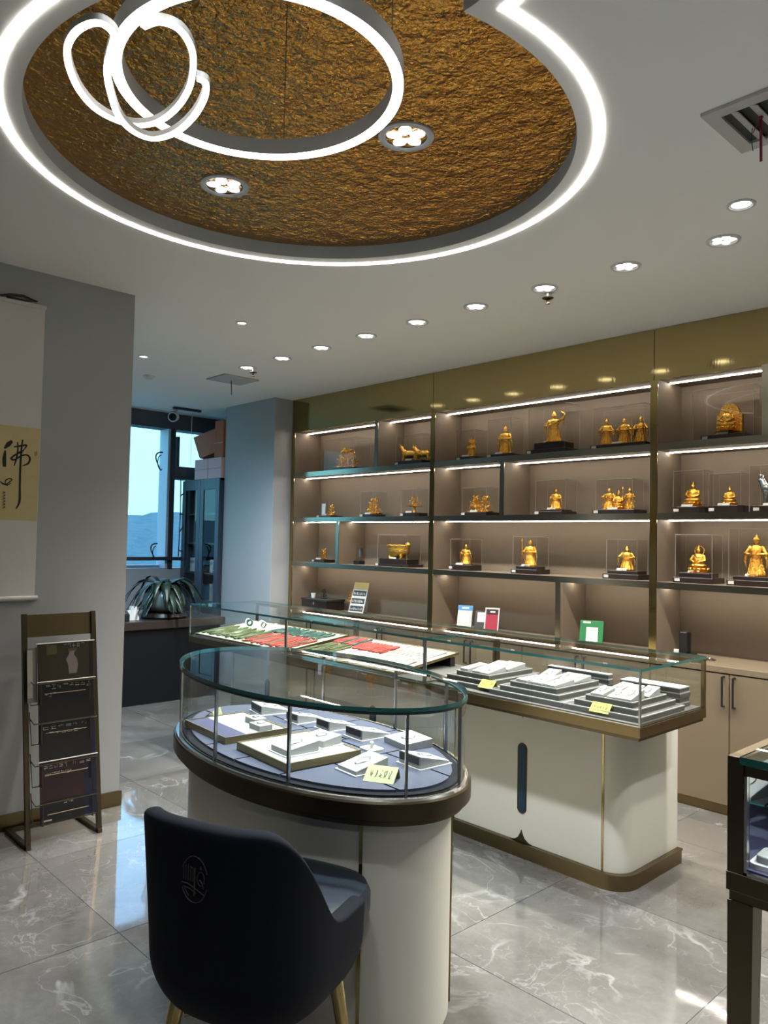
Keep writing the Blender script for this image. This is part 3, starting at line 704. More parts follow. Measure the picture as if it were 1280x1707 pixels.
MB().box((bx-0.038, ay+0.038, 0.972), (bx, by-0.038, 1.0)).build('top_rail', 'bronze', tc)
MB().box((ax+0.038, by-0.038, 0.972), (bx-0.038, by, 1.0)).build('top_rail', 'bronze', tc)
MB().box((ax+0.038, ay+0.006, 0.958), (bx-0.038, ay+0.02, 0.982)).build('front_rail', 'dark_bronze', tc)
MB().pane((ax+0.030, ay-0.004, 0.985), (bx-0.030, by-0.03, 1.003)).build('top_glass', ['glass', 'glass_edge'], tc)
MB().pane((ax+0.039, ay+0.004, 0.727), (bx-0.039, ay+0.010, 0.984)).build('front_glass', ['glass', 'glass_edge'], tc)
MB().box((ax+0.039, ay+0.0005, 0.727), (ax+0.046, ay+0.012, 0.958)).build('glass_trim', 'silver', tc)
MB().box((ax+0.039, ay+0.0005, 0.727), (bx-0.039, ay+0.012, 0.733)).build('glass_trim', 'silver', tc)
MB().box((ax+0.010, ay+0.04, 0.727), (ax+0.016, by-0.04, 0.970)).build('side_panel', 'mirror_back', tc)
MB().box((ax+0.04, by-0.03, 0.727), (bx-0.04, by-0.024, 0.970)).build('back_panel', 'white_plastic', tc)
MB().box((ax+0.016, ay+0.02, 0.727), (bx-0.02, by-0.03, 0.735)).build('deck', 'navy', tc)
MB().box((ax+0.05, ay+0.022, 0.958), (bx-0.05, ay+0.034, 0.965)).build('case_light', 'led_table', tc)
MB().pane((ax+0.02, ay+0.20, 0.835), (bx-0.05, by-0.04, 0.841)).build('glass_shelf', ['glass', 'glass_edge'], tc)
for k, (x, y, z, rz) in enumerate(((-0.70, 1.99, 0.735, 0.05), (-0.565, 1.99, 0.735, -0.1), (-0.43, 2.0, 0.735, 0.0))):
    t = thing('jewellery_box', (x, y, z), ['round-cornered white jewellery box at the left corner of the table showcase', 'white jewellery box second from the left in the table showcase', 'white jewellery box third along the table showcase front'][k], 'jewellery box', 'white boxes in the table showcase', rz)
    MB().prism(roundrect(-0.055, -0.05, 0.055, 0.05, 0.018), 0, 0.012).build('rim', 'white_plastic', t, local=True, smooth=40)
    MB().prism(roundrect(-0.043, -0.038, 0.043, 0.038, 0.015), 0.012, 0.030).build('cushion', 'grey_print', t, local=True, smooth=40, bevel=0.003)
n_ = 0
for j, y in enumerate((2.17, 2.32)):
    for i in range(4):
        wedge((-0.70+i*0.115, y, 0.841), 0.095, 0.115, 0.010, 0.05, [0.25, -0.15, 0.2, -0.05][i], f'pale pad {ordinal(i)} from the left in the {["front", "rear"][j]} row on the table showcase shelf', None, 'gold_smooth', 'pads on the glass shelf', base=False)

# ================================================================== PENDANT LAMP
pd = thing('pendant_lamp', (-1.42, 0.93, 2.93), 'spiral ribbon pendant lamp of glowing white rings under the gold panel', 'pendant lamp')
def ribbon(name, pts, closed, w=0.025, h=0.045):
    P = [Vector(p) for p in pts]; N = len(P); bo = MB(); gl = MB(); vs = []; gv = []
    for i, p in enumerate(P):
        t = (P[(i+1) % N]-P[i-1]) if closed else (P[min(i+1, N-1)]-P[max(i-1, 0)])
        s = Vector((t.y, -t.x, 0)).normalized()
        a, b = p+s*w/2, p-s*w/2; up = Vector((0, 0, h)); d = Vector((0, 0, 0.006))
        vs += [a+d, b+d, b+up, a+up]; gv += [a-s*0.001+Vector((0,0,0.001)), b+s*0.001+Vector((0,0,0.001)), b+s*0.001+d, a-s*0.001+d]
    fs = []
    for i in range(N if closed else N-1):
        o, q = i*4, ((i+1) % N)*4
        fs += [(o+k, o+(k+1) % 4, q+(k+1) % 4, q+k) for k in range(4)]
    if not closed: fs += [(0, 1, 2, 3), (N*4-1, N*4-2, N*4-3, N*4-4)]
    b_ = bo.add(vs, fs).build(name, 'light_body', pd, smooth=30)
    g_ = gl.add(gv, fs).build('diffuser', 'led_pendant', b_, smooth=30)
    return b_
def smooth_path(cps, n=10):
    out = []
    for i in range(len(cps)-1):
        p0, p1, p2, p3 = [Vector(cps[min(max(i+k, 0), len(cps)-1)]) for k in (-1, 0, 1, 2)]
        for k in range(n):
            t = k/n; out.append(0.5*((2*p1)+(p2-p0)*t+(2*p0-5*p1+4*p2-p3)*t*t+(3*p1-p0-3*p2+p3)*t*t*t))
    out.append(Vector(cps[-1])); return out
PZ = 2.50
ribbon('large_ring', [(-1.425+0.315*math.cos(a), 0.94+0.302*math.sin(a), PZ) for a in [2*PI*k/96 for k in range(96)]], True)
la = [((238, 48), 2.492), ((265, 40), 2.488), ((298, 52), 2.483), ((318, 82), 2.478), ((322, 115), 2.473), ((315, 150), 2.468), ((295, 182), 2.463), ((265, 205), 2.458), ((230, 212), 2.453), ((195, 204), 2.448), ((160, 185), 2.443), ((133, 155), 2.438), ((116, 118), 2.433), ((112, 85), 2.428), ((125, 58), 2.423), ((150, 43), 2.42), ((172, 44), 2.417), ((190, 62), 2.425),
      ((184, 90), 2.44), ((178, 120), 2.45), ((183, 155), 2.45), ((197, 195), 2.44), ((222, 222), 2.43), ((255, 234), 2.42), ((292, 224), 2.41), ((322, 198), 2.405), ((341, 165), 2.40), ((342, 142), 2.40), ((328, 134), 2.405)]
ribbon('small_loops', smooth_path([px(p, 2, z) for p, z in la], 8), False, 0.014, 0.018)
for (x, y, z) in ((-1.64, 1.16, PZ+0.04), (-1.19, 1.12, PZ+0.04), (-1.42, 0.64, PZ+0.04), (-1.66, 0.72, PZ+0.04)):
    MB().tube([(x, y, z), (x, y, 2.93)], 0.0012, 6).build('wire', 'black', pd)

# ================================================================== CEILING FITTINGS
def downlight(loc, label, r=0.078, led_='led_warm', col=(1, 0.955, 0.88), w=None, group='downlights', petals=True, size=126, blend=0.8):
    t = thing('downlight', loc, label, 'downlight', group)
    MB().lathe([(r*0.74, -0.002), (r*0.80, -0.006), (r*0.98, -0.005), (r, 0.0), (r, 0.004), (r*0.74, 0.004)], 40, cap=False).build('trim_ring', 'ring_grey', t, local=True, smooth=40)
    MB().lathe([(r*0.76, 0.0025), (r*0.76, 0.004)], 32).build('back_plate', 'dark_print', t, local=True)
    if petals:
        for k in range(5):
            a = 2*PI*k/5 + 0.4; cx, cy = r*0.43*math.cos(a), r*0.43*math.sin(a)
            MB().lathe([(r*0.25, 0.0025), (r*0.25, -0.002), (r*0.19, -0.004)], 20, M=Matrix.Translation((cx, cy, 0)) @ Matrix.Rotation(a, 4, 'Z') @ Matrix.Diagonal((1.12, 0.92, 1, 1))).build('lens', led_, t, local=True, smooth=40)
    else: MB().lathe([(r*0.66, 0.002), (r*0.66, -0.001)], 32).build('lens', led_, t, local=True)
    if w: spot('lamp', (0, 0, -0.012), w, size, blend, col, t, r*0.75)
    return t
for k in range(11):
    x = -1.435+0.475-0.0 - 0.475*k + 0.475
    vis = k-3
    lab = f'five-lens downlight in the ceiling row, {ordinal(vis)} from the right' if 0 <= vis < 8 else f'five-lens downlight {ordinal(-vis-1)} beyond the right edge of the view in the ceiling row'
    if vis >= 8: continue
    downlight((-1.91-0.475*vis, 3.405, CEIL-0.0), lab, 0.073, w=SPOT_W, group='row of downlights over the long counter' if vis >= 0 else 'row downlights outside the view')
downlight((-1.234, 3.093, CEIL), 'plain single-lens downlight near the right edge of the ceiling', 0.055, petals=False, w=SPOT_W*0.5, group='plain downlights')
downlight((-4.168, 2.661, CEIL), 'small plain downlight left of the downlight row', 0.038, petals=False, w=SPOT_W*0.5, group='plain downlights')
downlight((-5.514, 2.654, CEIL), 'small plain downlight beside the left wall corner', 0.042, petals=False, w=SPOT_W*2.3, size=160, blend=1.0, col=(0.50, 0.76, 1.0), group='plain downlights')
downlight((-1.905, 1.872, 2.93), 'cool white five-lens downlight at the right in the gold panel', 0.10, 'led_cool', (0.86, 0.93, 1.0), DOME_W, 'downlights in the gold panel', size=78, blend=0.6)
downlight((-2.70, 1.625, 2.93), 'cool white five-lens downlight at the left in the gold panel', 0.10, 'led_cool', (0.86, 0.93, 1.0), DOME_W*0.42, 'downlights in the gold panel', size=58, blend=0.6)
downlight((-0.12, 3.0, CEIL), 'unseen five-lens downlight added beyond the right edge of the view', 0.073, col=(0.95, 0.98, 1.0), w=SPOT_W*1.15, group='added downlights outside the view')  # unseen lamp, added to brighten the long counter's end and front
downlight((0.4, -0.3, CEIL), 'unseen five-lens downlight added behind the viewer', 0.073, col=(0.95, 0.98, 1.0), w=SPOT_W*0.6, group='added downlights outside the view')  # unseen lamp, added as fill for the near side of the room
downlight((-1.12, 0.68, 2.93), 'cool white downlight in the near lobe of the gold panel above the viewer', 0.10, 'led_cool', (0.88, 0.95, 1.0), DOME_W*0.2, 'downlights in the gold panel', size=76, blend=0.6)
def sprinkler(loc, label):
    t = thing('sprinkler_head', loc, label, 'sprinkler', 'sprinkler heads')
    MB().lathe([(0.03, -0.002), (0.032, 0.0), (0.012, 0.004)], 20).build('escutcheon', 'white_plastic', t, local=True, smooth=40)
    MB().lathe([(0.010, 0), (0.010, -0.03), (0.006, -0.03)], 12).build('neck', 'white_plastic', t, local=True)
    MB().lathe([(0.028, -0.030), (0.032, -0.033), (0.028, -0.036)], 20).build('canopy', 'dark_bronze', t, local=True, smooth=40)
    MB().tube([(-0.008, 0, -0.036), (-0.008, 0, -0.062)], 0.0025, 6).tube([(0.008, 0, -0.036), (0.008, 0, -0.062)], 0.0025, 6).tube([(0, 0, -0.036), (0, 0, -0.06)], 0.003, 6).build('frame_arms', 'dark_bronze', t, local=True)
    MB().lathe([(0.013, -0.062), (0.013, -0.065)], 12).build('deflector', 'dark_bronze', t, local=True)
pj_ = px((913, 497), 2, CEIL-0.033); sprinkler((pj_.x, pj_.y, CEIL), 'dark sprinkler head hanging below the second downlight from the right')
pj_ = px((422, 621), 2, CEIL-0.033); sprinkler((pj_.x, pj_.y, CEIL), 'dark sprinkler head beside the farthest downlight of the row')
sd_ = thing('smoke_detector', (-6.16, 3.02, CEIL), 'small white smoke detector on the ceiling by the left wall corner', 'detector')
MB().lathe([(0.02, -0.03), (0.035, -0.026), (0.045, -0.010), (0.048, 0.0)], 24).build('cover', 'white_plastic', sd_, local=True, smooth=50)
def vent(x0, y0, x1, y1, label, n, along='y'):
    t = thing('air_vent', ((x0+x1)/2, (y0+y1)/2, CEIL), label, 'air vent', 'ceiling air vents'); f = 0.045
    mb = MB()
    for a, b in (((x0, y0), (x1, y0+f)), ((x0, y1-f), (x1, y1)), ((x0, y0+f), (x0+f, y1-f)), ((x1-f, y0+f), (x1, y1-f))): mb.box((*a, CEIL-0.012), (*b, CEIL-0.0005))
    mb.build('frame', 'grille', t)
    MB().box((x0+f, y0+f, CEIL-0.002), (x1-f, y1-f, CEIL-0.0004)).build('duct', 'duct_dark', t)
    W_ = (x1-x0-2*f) if along == 'y' else (y1-y0-2*f)
    for k in range(n):
        c = (k+0.72)*W_/n; M = Matrix.Translation((x0+f+c, (y0+y1)/2, CEIL-0.010)) @ Matrix.Rotation(0.5, 4, 'Y') if along == 'y' else Matrix.Translation(((x0+x1)/2, y0+f+c, CEIL-0.010)) @ Matrix.Rotation(PI/2, 4, 'Z') @ Matrix.Rotation(0.5, 4, 'Y')
        Ls = (y1-y0-2*f)/2-0.001 if along == 'y' else (x1-x0-2*f)/2-0.001
        MB().box((-W_/n*0.30, -Ls, -0.0015), (W_/n*0.30, Ls, 0.0015), M=M).build('slat', 'grille', t)
    return t
vent(-1.062, 2.345, -0.30, 2.665, 'white slatted air vent with a red ribbon at the upper right of the ceiling', 12)
vent(-5.86, 3.40, -5.56, 3.74, 'small slatted air vent on the ceiling at the far end of the downlight row', 7, 'x')
q = px((1268, 195), 2, CEIL-0.012)
rb = MB()
rb.bar((q.x, q.y, CEIL-0.01), (q.x+0.001, q.y, CEIL-0.155), 0.008, 0.002); rb.bar((q.x, q.y, CEIL-0.012), (q.x-0.02, q.y-0.01, CEIL-0.06), 0.005, 0.002)
rb.ell((q.x, q.y, CEIL-0.014), (0.008, 0.006, 0.006), 10)
solo(rb.build('ribbon', 'ribbon'), (q.x, q.y, CEIL-0.01), 'red ribbon tied to the air vent at the upper right', 'ribbon')
q2 = px((1254, 212), 2, CEIL-0.012)
solo(MB().tube([(q2.x, q2.y, CEIL-0.012), (q2.x-0.003, q2.y, CEIL-0.05), (q2.x+0.002, q2.y, CEIL-0.09)], 0.0014, 6).build('string', 'black'), (q2.x, q2.y, CEIL-0.012), 'thin dark string hanging beside the red ribbon', 'string')
q3 = px((385, 634), 2, CEIL-0.012)
solo(MB().tube([(q3.x, q3.y, CEIL-0.012), (q3.x+0.01, q3.y, CEIL-0.075), (q3.x+0.015, q3.y, CEIL-0.14)], 0.004, 6).build('ribbon', 'dark_red'), (q3.x, q3.y, CEIL-0.012), 'thin dark ribbon hanging from the small far air vent', 'ribbon')
# security camera and short track near the window
qc = px((290, 686), 1, 4.0)
cc = thing('security_camera', (qc.x, qc.y, CEIL), 'round white security camera hanging from the ceiling near the window', 'camera')
MB().lathe([(0.035, CEIL-0.03), (0.04, CEIL-0.001)], 20, M=Matrix.Translation((qc.x, qc.y, 0))).build('mount', 'white_plastic', cc, smooth=40)
Mc = Matrix.Translation((qc.x, qc.y, CEIL-0.085)) @ Vector((0.75, -0.6, -0.15)).to_track_quat('Z', 'Y').to_matrix().to_4x4()
MB().lathe([(0.045, -0.07), (0.055, 0.05), (0.050, 0.06)], 24, M=Mc).build('housing', 'white_plastic', cc, smooth=40)
MB().lathe([(0.040, 0.058), (0.040, 0.064), (0.02, 0.066)], 24, M=Mc).build('lens', 'black', cc, smooth=40)
qt = px((312, 684), 2, CEIL-0.02)
tr = thing('ceiling_track', (qt.x, qt.y, CEIL), 'short dark ceiling track with a hanging cord near the window', 'track')
MB().box((qt.x-0.02, qt.y-0.16, CEIL-0.025), (qt.x+0.02, qt.y+0.16, CEIL-0.001)).build('rail', 'dark_frame', tr)
MB().tube([(qt.x, qt.y+0.06, CEIL-0.025), (qt.x, qt.y+0.06, CEIL-0.6)], 0.003, 6).build('cord', 'white_plastic', tr)

# ================================================================== GOLD STATUES
def fig_standing(h, seed, staff=False, raised=False, hat=True, wide=1.0):
    r = random.Random(seed); mb = MB(); w = h*0.27*wide
    mb.lathe([(w*0.90, 0), (w*1.0, h*0.025), (w*0.82, h*0.05), (w*0.88, h*0.065)], 18)
    mb.lathe([(w*0.80, h*0.05), (w*0.66, h*0.14), (w*0.50, h*0.34), (w*0.44, h*0.46), (w*0.52, h*0.58), (w*0.58, h*0.66), (w*0.40, h*0.735), (w*0.14, h*0.76)], 18, M=Matrix.Diagonal((1, 0.72, 1, 1)))
    for k in range(11):
        a = 2*PI*k/11+r.uniform(-.2, .2); rr = w*0.56
        mb.tube([(rr*math.cos(a)*1.38, rr*math.sin(a)*1.0, h*0.05), (rr*math.cos(a+.15)*0.98, rr*math.sin(a+.15)*0.72, h*0.3), (rr*math.cos(a-.1)*0.86, rr*math.sin(a-.1)*0.66, h*0.47)], [h*0.022, h*0.017, h*0.010], 6)
    mb.tube([(w*0.48*math.cos(t), w*0.36*math.sin(t), h*0.46) for t in [2*PI*k/16 for k in range(16)]], h*0.016, 6, closed=True)
    mb.tube([(0, 0, h*0.73), (0, 0, h*0.80)], h*0.032, 8)
    mb.ell((0, 0, h*0.845), (h*0.066, h*0.068, h*0.078), 14); mb.ell((0, -h*0.066, h*0.838), (h*0.012, h*0.014, h*0.016), 6)
    mb.lathe([(h*0.070, h*0.875), (h*0.074, h*0.89), (h*0.052, h*0.925), (h*0.026, h*0.955), (h*0.030, h*0.972), (h*0.008, h*1.0)], 12)
    for s in (-1, 1):
        mb.ell((s*w*0.56, 0, h*0.68), (h*0.062, h*0.058, h*0.06), 10); mb.ell((s*h*0.068, 0, h*0.84), (h*0.012, h*0.018, h*0.028), 6)
        if raised and s > 0:
            mb.tube([(s*w*0.56, 0, h*0.68), (s*w*1.15, -w*0.2, h*0.72), (s*w*1.35, -w*0.1, h*0.86), (s*w*0.85, 0, h*0.95)], [h*0.048, h*0.038, h*0.03, h*0.022], 8)
            mb.tube([(s*w*1.15, -w*0.2, h*0.70), (s*w*1.25, -w*0.1, h*0.52)], [h*0.045, h*0.012], 8)
        else:
            mb.tube([(s*w*0.60, 0, h*0.67), (s*w*0.95, -w*0.15, h*0.54), (s*w*0.28, -w*0.68, h*0.53)], [h*0.050, h*0.042, h*0.028], 8)
            mb.tube([(s*w*0.86, -w*0.15, h*0.54), (s*w*1.0, -w*0.05, h*0.38), (s*w*0.90, 0, h*0.20)], [h*0.042, h*0.034, h*0.008], 8)
    mb.ell((0, -w*0.70, h*0.54), (h*0.04, h*0.035, h*0.045), 8)
    if staff:
        mb.tube([(-w*1.12, -w*0.25, 0.0), (-w*1.08, -w*0.25, h*1.0)], h*0.014, 6)
        for k in range(4): mb.ell((-w*1.08+r.uniform(-1, 1)*h*0.02, -w*0.25, h*(0.93+0.025*k)), h*0.027, 8)
    for k in range(12): a = r.uniform(0, 2*PI); mb.ell((w*0.50*math.cos(a), w*0.36*math.sin(a), h*r.uniform(0.50, 0.70)), h*r.uniform(0.012, 0.022), 6)
    return mb
def fig_seated(h, seed, halo=False):
    r = random.Random(seed); mb = MB(); w = h*0.36
    mb.lathe([(w*1.0, 0), (w*1.08, h*0.03), (w*0.8, h*0.07), (w*0.72, h*0.10), (w*0.95, h*0.17), (w*0.85, h*0.20)], 18)
    for k in range(12):
        a = 2*PI*k/12; mb.ell((w*0.88*math.cos(a), w*0.88*math.sin(a), h*0.15), (h*0.055, h*0.055, h*0.05), 8)
    mb.ell((0, -w*0.15, h*0.27), (w*0.92, w*0.68, h*0.09), 14)
    mb.lathe([(w*0.62, h*0.22), (w*0.50, h*0.40), (w*0.60, h*0.56), (w*0.42, h*0.66), (w*0.18, h*0.70)], 14, M=Matrix.Diagonal((1, 0.75, 1, 1)))
    for s in (-1, 1): mb.tube([(s*w*0.52, 0, h*0.62), (s*w*0.72, -w*0.2, h*0.45), (s*w*0.15, -w*0.6, h*0.37)], [h*0.055, h*0.05, h*0.035], 8)
    mb.ell((0, -0.01*h, h*0.78), (h*0.075, h*0.078, h*0.09), 12); mb.ell((0, 0, h*0.875), (h*0.05, h*0.05, h*0.04), 10); mb.lathe([(h*0.03, h*0.89), (h*0.02, h*0.95), (h*0.008, h*1.0)], 10)
    for k in range(8): a = r.uniform(0, 2*PI); mb.ell((w*0.55*math.cos(a), w*0.4*math.sin(a), h*r.uniform(0.3, 0.6)), h*r.uniform(0.02, 0.035), 6)
    if halo: mb.tube([(h*0.17*math.cos(a), h*0.07, h*0.78+h*0.17*math.sin(a)) for a in [2*PI*k/20 for k in range(20)]], h*0.018, 6, closed=True)
    return mb
def fig_cluster(h, w, seed, n=46):
    r = random.Random(seed); mb = MB(); mb.ell((0, 0, h*0.06), (w*0.45, w*0.3, h*0.08), 12)
    mb.tube([(0, 0, 0), (w*0.04, 0, h*0.4), (-w*0.03, 0, h*0.9)], [h*0.06, h*0.05, h*0.03], 8)
    for k in range(9):
        a = r.uniform(0, 2*PI); z = h*r.uniform(0.2, 0.7); e = w*0.42*(1-z/h*0.55)
        mb.tube([(0, 0, z*0.7), (e*0.6*math.cos(a), e*0.45*math.sin(a), z), (e*math.cos(a), e*0.6*math.sin(a), z+h*0.1)], [h*0.035, h*0.028, h*0.018], 6)
    for k in range(n):
        z = h*r.uniform(0.08, 1.0)**0.9; e = w*0.5*(1-z/h*0.62); a = r.uniform(0, 2*PI); q = r.uniform(0.4, 1)
        s = h*r.uniform(0.03, 0.065); mb.ell((e*q*math.cos(a), e*0.6*q*math.sin(a), min(z, h*0.97)), (s, s, s*r.uniform(0.6, 1.2)), 6)
    return mb
def fig_animal(h, w, seed, face=1):
    mb = MB(); r = random.Random(seed)
    mb.ell((0, 0, h*0.45), (w*0.40, h*0.24, h*0.22), 12); mb.ell((face*w*0.30, 0, h*0.55), (w*0.17, h*0.2, h*0.22), 10)
    mb.tube([(face*w*0.32, 0, h*0.55), (face*w*0.42, 0, h*0.78), (face*w*0.46, 0, h*0.85)], [h*0.17, h*0.13, h*0.12], 8); mb.ell((face*w*0.50, 0, h*0.84), (w*0.10, h*0.10, h*0.11), 10)
    for s in (-1, 1):
        for x in (-0.28, 0.30): mb.tube([(x*w, s*h*0.12, h*0.4), (x*w*1.1, s*h*0.13, h*0.2), (x*w*1.05, s*h*0.13, 0)], [h*0.10, h*0.06, h*0.05], 7)
        mb.tube([(face*w*0.47, s*h*0.06, h*0.92), (face*w*0.46, s*h*0.13, h*1.0), (face*w*0.52, s*h*0.10, h*1.06)], [h*0.035, h*0.028, h*0.01], 6)
    mb.tube([(-face*w*0.38, 0, h*0.5), (-face*w*0.5, 0, h*0.62), (-face*w*0.52, 0, h*0.4)], [h*0.05, h*0.04, h*0.03], 6)
    for k in range(14): mb.ell((r.uniform(-.35, .4)*w, r.uniform(-.2, .2)*h, h*r.uniform(0.4, 0.66)), h*0.05, 6)
    return mb
def merge(*items):
    mb = MB()
    for m_, off, rz in items:
        M = Matrix.Translation(off) @ Matrix.Rotation(rz, 4, 'Z'); o = len(mb.v)
        mb.v += [M @ p for p in m_.v]; mb.f += [tuple(i+o for i in f) for f in m_.f]; mb.m += m_.m
    return mb
def statue(row, x, label, fig, base, cover=None, step=None, vox=0.004, card=True, tag=True, gold='gold', fy=0.0, yc=4.685, group='gold statues on the wall shelves', oct_=False):
    z = [SH[0][1], SH[1][1], SH[2][1]][3-row]
    t = thing('statue', (x, yc, z), label, 'statue', group)
    w, d, h = base
    pl = roundrect(-w/2, -d/2, w/2, d/2, 0.03, n=1) if oct_ else [(-w/2, -d/2), (w/2, -d/2), (w/2, d/2), (-w/2, d/2)]
    MB().prism(pl, 0, h).build('base', 'black_wood', t, local=True, bevel=0.004)
    top = h
    if step: MB().prism([(sx*step[0]/2, sy*step[1]/2) for sx, sy in ((-1,-1),(1,-1),(1,1),(-1,1))], h, h+step[2]).build('upper_base', 'black_wood', t, local=True, bevel=0.003); top = h+step[2]
    f = merge((fig, (0, fy, top-0.002), 0)).build('figure', gold, t, local=True, smooth=70)
    if card: MB().box((-0.035, -0.0006, 0), (0.035, 0.0006, 0.016), M=Matrix.Translation((-0.01, -(step[1] if step else d)/2+0.012, top)) @ Matrix.Rotation(-0.5, 4, 'X')).build('name_card', 'pale_print', t, local=True)
    if tag: MB().box((-w/2+0.012, -d/2-0.002, h*0.25), (-w/2+0.045, -d/2, h*0.25+0.018)).build('price_tag', 'pale_print', t, local=True)
    if cover:
        cw, cd, chh = cover; e = 0.0025; zb = h if cw < w-0.002 else 0.0005; mb = MB()
        mb.pane((-cw/2, -cd/2, zb), (cw/2, -cd/2+e, zb+chh)); mb.pane((-cw/2, cd/2-e, zb), (cw/2, cd/2, zb+chh))
        mb.pane((-cw/2, -cd/2+e, zb), (-cw/2+e, cd/2-e, zb+chh)); mb.pane((cw/2-e, -cd/2+e, zb), (cw/2, cd/2-e, zb+chh)); mb.pane((-cw/2, -cd/2, zb+chh), (cw/2, cd/2, zb+chh+e))
        mb.build('cover', ['acrylic', 'acrylic_edge'], t, local=True)
    return t
statue(1, -5.47, 'openwork golden tree statue in a wide clear case, leftmost on the top shelf', fig_cluster(0.19, 0.36, 1, 120), (0.26, 0.18, 0.022), (0.42, 0.21, 0.30), tag=False)
statue(1, -4.575, 'pair of golden beasts lying side by side on the top shelf', merge((fig_animal(0.15, 0.18, 2, -1), (-0.07, 0, 0), 0.3), (fig_animal(0.14, 0.20, 3, -1), (0.07, 0.02, 0), 0.1)), (0.33, 0.19, 0.038), (0.31, 0.17, 0.22))
statue(1, -3.955, 'smallest gold figure with upswept crown on the top shelf', merge((fig_standing(0.145, 4, wide=1.25), (0, 0, 0), 0), (fig_cluster(0.06, 0.10, 5, 24), (0, 0, 0.11), 0)), (0.20, 0.16, 0.032), (0.19, 0.15, 0.21), vox=0.003)
statue(1, -3.62, 'gold robed figure on a rounded dark base, second in the middle top bay', fig_standing(0.225, 6, wide=1.1), (0.24, 0.17, 0.03), (0.22, 0.16, 0.27), oct_=True)
statue(1, -3.185, 'gold dancer with one arm raised on a two-tier black base', fig_standing(0.235, 7, raised=True, wide=1.15), (0.34, 0.21, 0.035), (0.31, 0.19, 0.32), (0.24, 0.15, 0.05))
statue(1, -2.635, 'three gold standing figures on one long black base on the top shelf', merge((fig_standing(0.19, 8, wide=1.1), (-0.125, 0, 0), 0), (fig_standing(0.185, 9, wide=1.1), (0, 0.01, 0), 0), (fig_standing(0.18, 10, staff=True, wide=1.1), (0.125, 0, 0), 0)), (0.40, 0.17, 0.032), (0.38, 0.15, 0.25))
st = merge((MB().box((-0.085, -0.03, 0), (0.085, 0.045, 0.025)).box((-0.075, 0.0, 0.02), (0.075, 0.03, 0.13)).prism([(0.06*math.cos(PI*k/12), 0.13+0.07*math.sin(PI*k/12)) for k in range(13)], -0.03, 0.0, M=Matrix.Rotation(PI/2, 4, 'X')), (0, 0, 0), 0), (fig_seated(0.165, 11), (0, -0.035, 0.02), 0), (fig_cluster(0.09, 0.20, 12, 60), (0, -0.02, 0.015), 0))
statue(1, -1.935, 'gold seated figure against an arched square throne on the top right shelf', st, (0.27, 0.19, 0.032), (0.36, 0.20, 0.31))
s9 = statue(2, -5.715, 'small gold cluster beside a white plaque, leftmost on the middle shelf', merge((fig_cluster(0.11, 0.14, 13, 50), (0.03, 0, 0), 0)), (0.22, 0.15, 0.022), None, vox=0.003)
MB().box((-0.055, -0.05, 0.022), (-0.005, -0.045, 0.135)).build('plaque', 'white_plastic', s9, local=True)
statue(2, -5.09, 'leafy gold ornament on an octagonal black base on the left middle shelf', fig_cluster(0.14, 0.22, 14, 90), (0.21, 0.16, 0.028), (0.20, 0.15, 0.2), vox=0.003, oct_=True)
statue(2, -4.575, 'flower-topped gold ornament nearest the brass post on the left middle shelf', merge((fig_cluster(0.085, 0.19, 15, 60), (0, 0, 0.055), 0), (MB().lathe([(0.03, 0), (0.012, 0.015), (0.01, 0.05), (0.03, 0.07)], 12), (0, 0, 0), 0)), (0.21, 0.16, 0.034), (0.19, 0.14, 0.2), vox=0.003, oct_=True)
statue(2, -3.86, 'twin bushy gold ornaments in a small clear case on the middle shelf', merge((fig_cluster(0.135, 0.16, 16, 80), (-0.045, 0, 0), 0), (fig_cluster(0.13, 0.17, 17, 80), (0.05, 0, 0), 0)), (0.26, 0.17, 0.03), (0.24, 0.15, 0.19), vox=0.0035)
statue(2, -3.16, 'gold warrior figure on a stepped octagonal base in the middle bay', fig_standing(0.155, 18, wide=1.25), (0.27, 0.17, 0.028), (0.25, 0.15, 0.22), (0.19, 0.12, 0.012), vox=0.0035, oct_=True)
statue(2, -2.66, 'three gold figures huddled in a row on the middle shelf', merge((fig_standing(0.155, 19, wide=1.3), (-0.075, 0, 0), 0), (fig_seated(0.135, 20), (0.0, -0.01, 0), 0), (fig_standing(0.15, 21, staff=True), (0.075, 0, 0), 0)), (0.31, 0.17, 0.032), (0.27, 0.15, 0.2), vox=0.0035)
statue(2, -2.155, 'larger gold seated Buddha on the right middle shelf', fig_seated(0.165, 22), (0.20, 0.16, 0.042), (0.19, 0.15, 0.22), vox=0.0035, oct_=True)
statue(2, -1.93, 'smaller gold seated Buddha on the right middle shelf', fig_seated(0.125, 23), (0.21, 0.16, 0.045), (0.19, 0.15, 0.19), vox=0.003, oct_=True)
statue(2, -1.67, 'silver rearing horse statue at the right edge of the middle shelf', merge((fig_animal(0.17, 0.16, 24, -1), (0, 0, 0.01), 0)), (0.21, 0.16, 0.04), (0.23, 0.17, 0.27), gold='silver', group='silver and crystal pieces on the shelves')
statue(3, -5.79, 'tiny pinkish gold ornament in the lower left compartment', fig_cluster(0.11, 0.13, 25, 50), (0.20, 0.14, 0.03), None, vox=0.003)
tp = thing('crystal_trophy', (-5.255, 4.67, SH[0][1]), 'clear crystal trophy on a dark foot beside the gold vessel', 'trophy')
MB().box((-0.04, -0.035, 0), (0.04, 0.035, 0.035)).build('foot', 'black', tp, local=True, bevel=0.004)
MB().prism([(-0.035, -0.015), (0.035, -0.015), (0.035, 0.015), (-0.035, 0.015)], 0.035, 0.15).build('block', 'crystal', tp, local=True, bevel=0.004)
